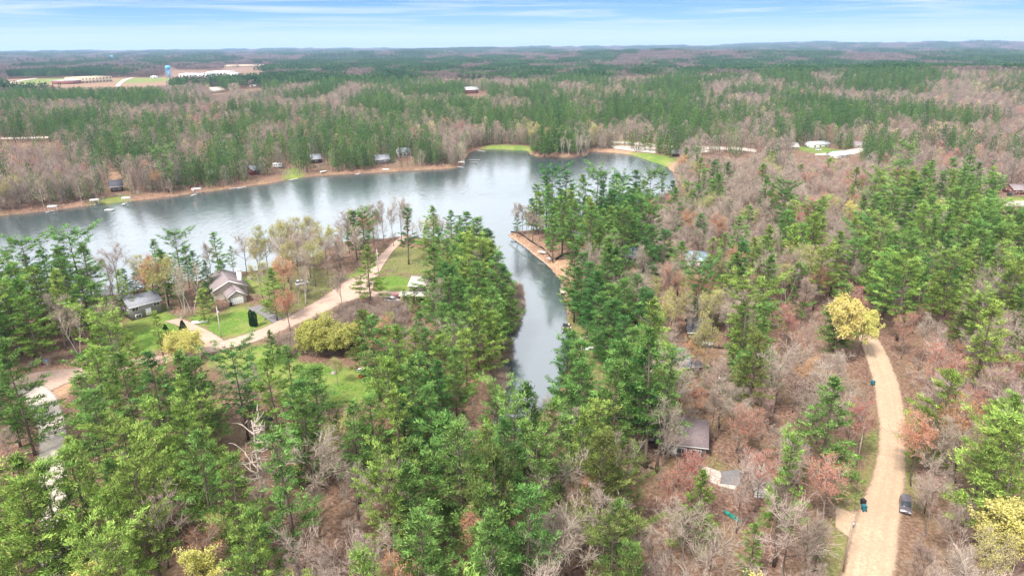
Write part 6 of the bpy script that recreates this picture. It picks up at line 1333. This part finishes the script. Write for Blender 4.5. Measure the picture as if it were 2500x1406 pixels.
t3 = pole('pale utility pole on the lawn of the chimney house', 540, 822, 9.5, False, m_='concrete'); t4 = pole('pale utility pole right of the narrowing country road', 924, 668, 9.5, False, m_='concrete'); t5 = pole('utility pole beside the park road upper right', 1533, 352, 11)
def wire(label, a, b, sag=.8):
    r = tag(bpy.data.objects.new('power_line', None), label, 'wire'); SC.collection.objects.link(r); r.location = a; m = MB(); s = np.linspace(0, 1, 14)[:, None]; d = b - a
    m.tube(d * s - np.array([0, 0, 1]) * sag * 4 * s * (1 - s), .025, 4); m.build('cable', [B['black']], r)
wire('thin power line between the two poles left of the gravel road', t1 + [0, 0, .2], t2 + [0, 0, .2])
wire('thin power line running on beyond the upper pole by the gravel road', t1 + [0, 0, .2], np.append(xy(2108, 800), LAND + 11))
# street sign, mailboxes, small yard things
p = G(119, 903); r = empty('street_sign', (p[0], p[1], LAND), 0.2, 'small blue street sign on a pole at the dirt crossroad', 'sign'); m = MB(); m.tube([(0, 0, 0), (0, 0, 2.7)], [.05] * 2, 6); m.build('post', [B['steel']], r); m = MB(); m.box((0, 0, 2.75), (1.1, .04, .28)); m.build('blade', [B['sign_blue']], r); m = MB(); m.box((0, 0, 3.06), (.04, 1.0, .26)); m.build('blade', [B['sign_blue']], r)
p = G(472, 473); r = empty('striped_sign', (p[0], p[1], LAND), 0.1, 'small red and white banner standing by the far shore dock', 'banner'); m = MB(); m.tube([(0, 0, 0), (0, 0, 2.4)], [.05] * 2, 6); m.build('post', [B['steel']], r)
for i in range(5): m = MB(); m.box((-.7 + .35 * i, 0, 2.0), (.34, .06, 2.4)); m.build('stripe', [B['car_red' if i % 2 == 0 else 'white']], r)
def mailbox(label, u, v):
    p = G(u, v); r = empty('mailbox', (p[0], p[1], LAND), .5, label, 'mailbox'); m = MB(); m.box((0, 0, .5), (.1, .1, 1.0)); m.build('post', [B['wood']], r); m = MB(); m.tube([(-.28, 0, 1.12), (.28, 0, 1.12)], [.14] * 2, 12); m.build('box', [B['black']], r)
mailbox('black mailbox on a post by the asphalt driveway mouth', 649, 788)
def rock(label, u, v, s, m_='stone', grp=None):
    p = G(u, v); rl = np.random.default_rng(int(u)); m = MB(); n = 8; V = []; 
    for k, (zz, q) in enumerate(((0, .9), (.35, 1), (.7, .75), (.95, .25))): V += [(s * q * math.cos(i * 2 * PI / n) * rl.uniform(.8, 1.15), s * q * math.sin(i * 2 * PI / n) * rl.uniform(.8, 1.15), s * zz) for i in range(n)]
    m.add(V, [(k * n + i, k * n + (i + 1) % n, (k + 1) * n + (i + 1) % n, (k + 1) * n + i) for k in range(3) for i in range(n)] + [tuple(range(3 * n, 4 * n))]); o = m.build('boulder', [B[m_]]); o.location = (p[0], p[1], LAND - .05); tag(o, label, 'boulder', grp)
rock('pale boulder in the grass at the upper edge of the country road', 706, 770, .9); rock('grey boulder on the lower lawn near the olive pines', 815, 912, .8); rock('tan boulder pile on the lawn right of the chimney', 610, 681, 1.1); rock('small grey boulder left of the dirt driveway top', 443, 777, .6)
rock('pale boulder beside the lake on the sandy track below the pines', 1153, 985, .5)
def table_(label, u, v, th):
    p = G(u, v); r = empty('picnic_table', (p[0], p[1], LAND), th, label, 'picnic table'); m = MB(); m.box((0, 0, .74), (1.9, .75, .06)); m.build('tabletop', [B['white']], r)
    for y in (-.7, .7): m = MB(); m.box((0, y, .44), (1.9, .26, .05)); m.build('bench', [B['white']], r)
    for x in (-.65, .65):
        m = MB(); m.tube([(x, -.75, 0), (x, -.2, .72)], [.045] * 2, 4); m.tube([(x, .75, 0), (x, .2, .72)], [.045] * 2, 4); m.build('leg', [B['wood']], r)
table_('white picnic table on the lower lawn beside a red bench', 878, 906, .4); table_('white picnic table on the point beside the black silt fence end', 1340, 634, .8); table_('pale picnic table on the left park lawn by the lake', 1512, 350, .1)
p = G(882, 922); r = empty('garden_bench', (p[0], p[1], LAND), 1.2, 'red garden bench on the lower lawn', 'bench'); m = MB(); m.box((0, 0, .45), (1.6, .5, .06)); m.build('seat', [B['car_red']], r); m = MB(); m.box((0, .27, .8), (1.6, .06, .5)); m.build('backrest', [B['car_red']], r)
for x in (-.7, .7): m = MB(); m.box((x, 0, .21), (.08, .45, .42)); m.build('leg', [B['car_red']], r)
p = G(651, 1045); r = empty('garden_shed', (p[0], p[1], LAND), .5, 'small white shed with dark roof seen between pines right of the dead tree', 'shed'); m = MB(); m.box((0, 0, 1.1), (2.6, 2.2, 2.2)); m.build('wall', [B['white']], r)
m = MB(); m.add([(-1.5, -1.3, 2.2), (1.5, -1.3, 2.2), (1.5, 1.3, 2.2), (-1.5, 1.3, 2.2), (-1.5, 0, 3.1), (1.5, 0, 3.1)], [(0, 1, 5, 4), (2, 3, 4, 5), (0, 4, 3), (1, 2, 5), (3, 2, 1, 0)]); m.build('roof', [B['dark_roof']], r); m = MB(); m.box((0, -1.12, .95), (.9, .06, 1.8)); m.build('door', [B['grey_siding']], r)

# ------------------------------------------------------------------ haze
hz = MB(); hz.box((0, 0, 60), (56000, 56000, 240))
hm = bpy.data.materials.new('haze'); hm.use_nodes = True; t = hm.node_tree; t.nodes.clear()
pv = t.nodes.new('ShaderNodeVolumePrincipled'); pv.inputs['Color'].default_value = (0.50, 0.68, 1.0, 1); pv.inputs['Density'].default_value = 6.0e-5; pv.inputs['Anisotropy'].default_value = 0.0
o_ = t.nodes.new('ShaderNodeOutputMaterial'); t.links.new(pv.outputs[0], o_.inputs['Volume'])
tag(hz.build('haze', hm), kind='stuff')
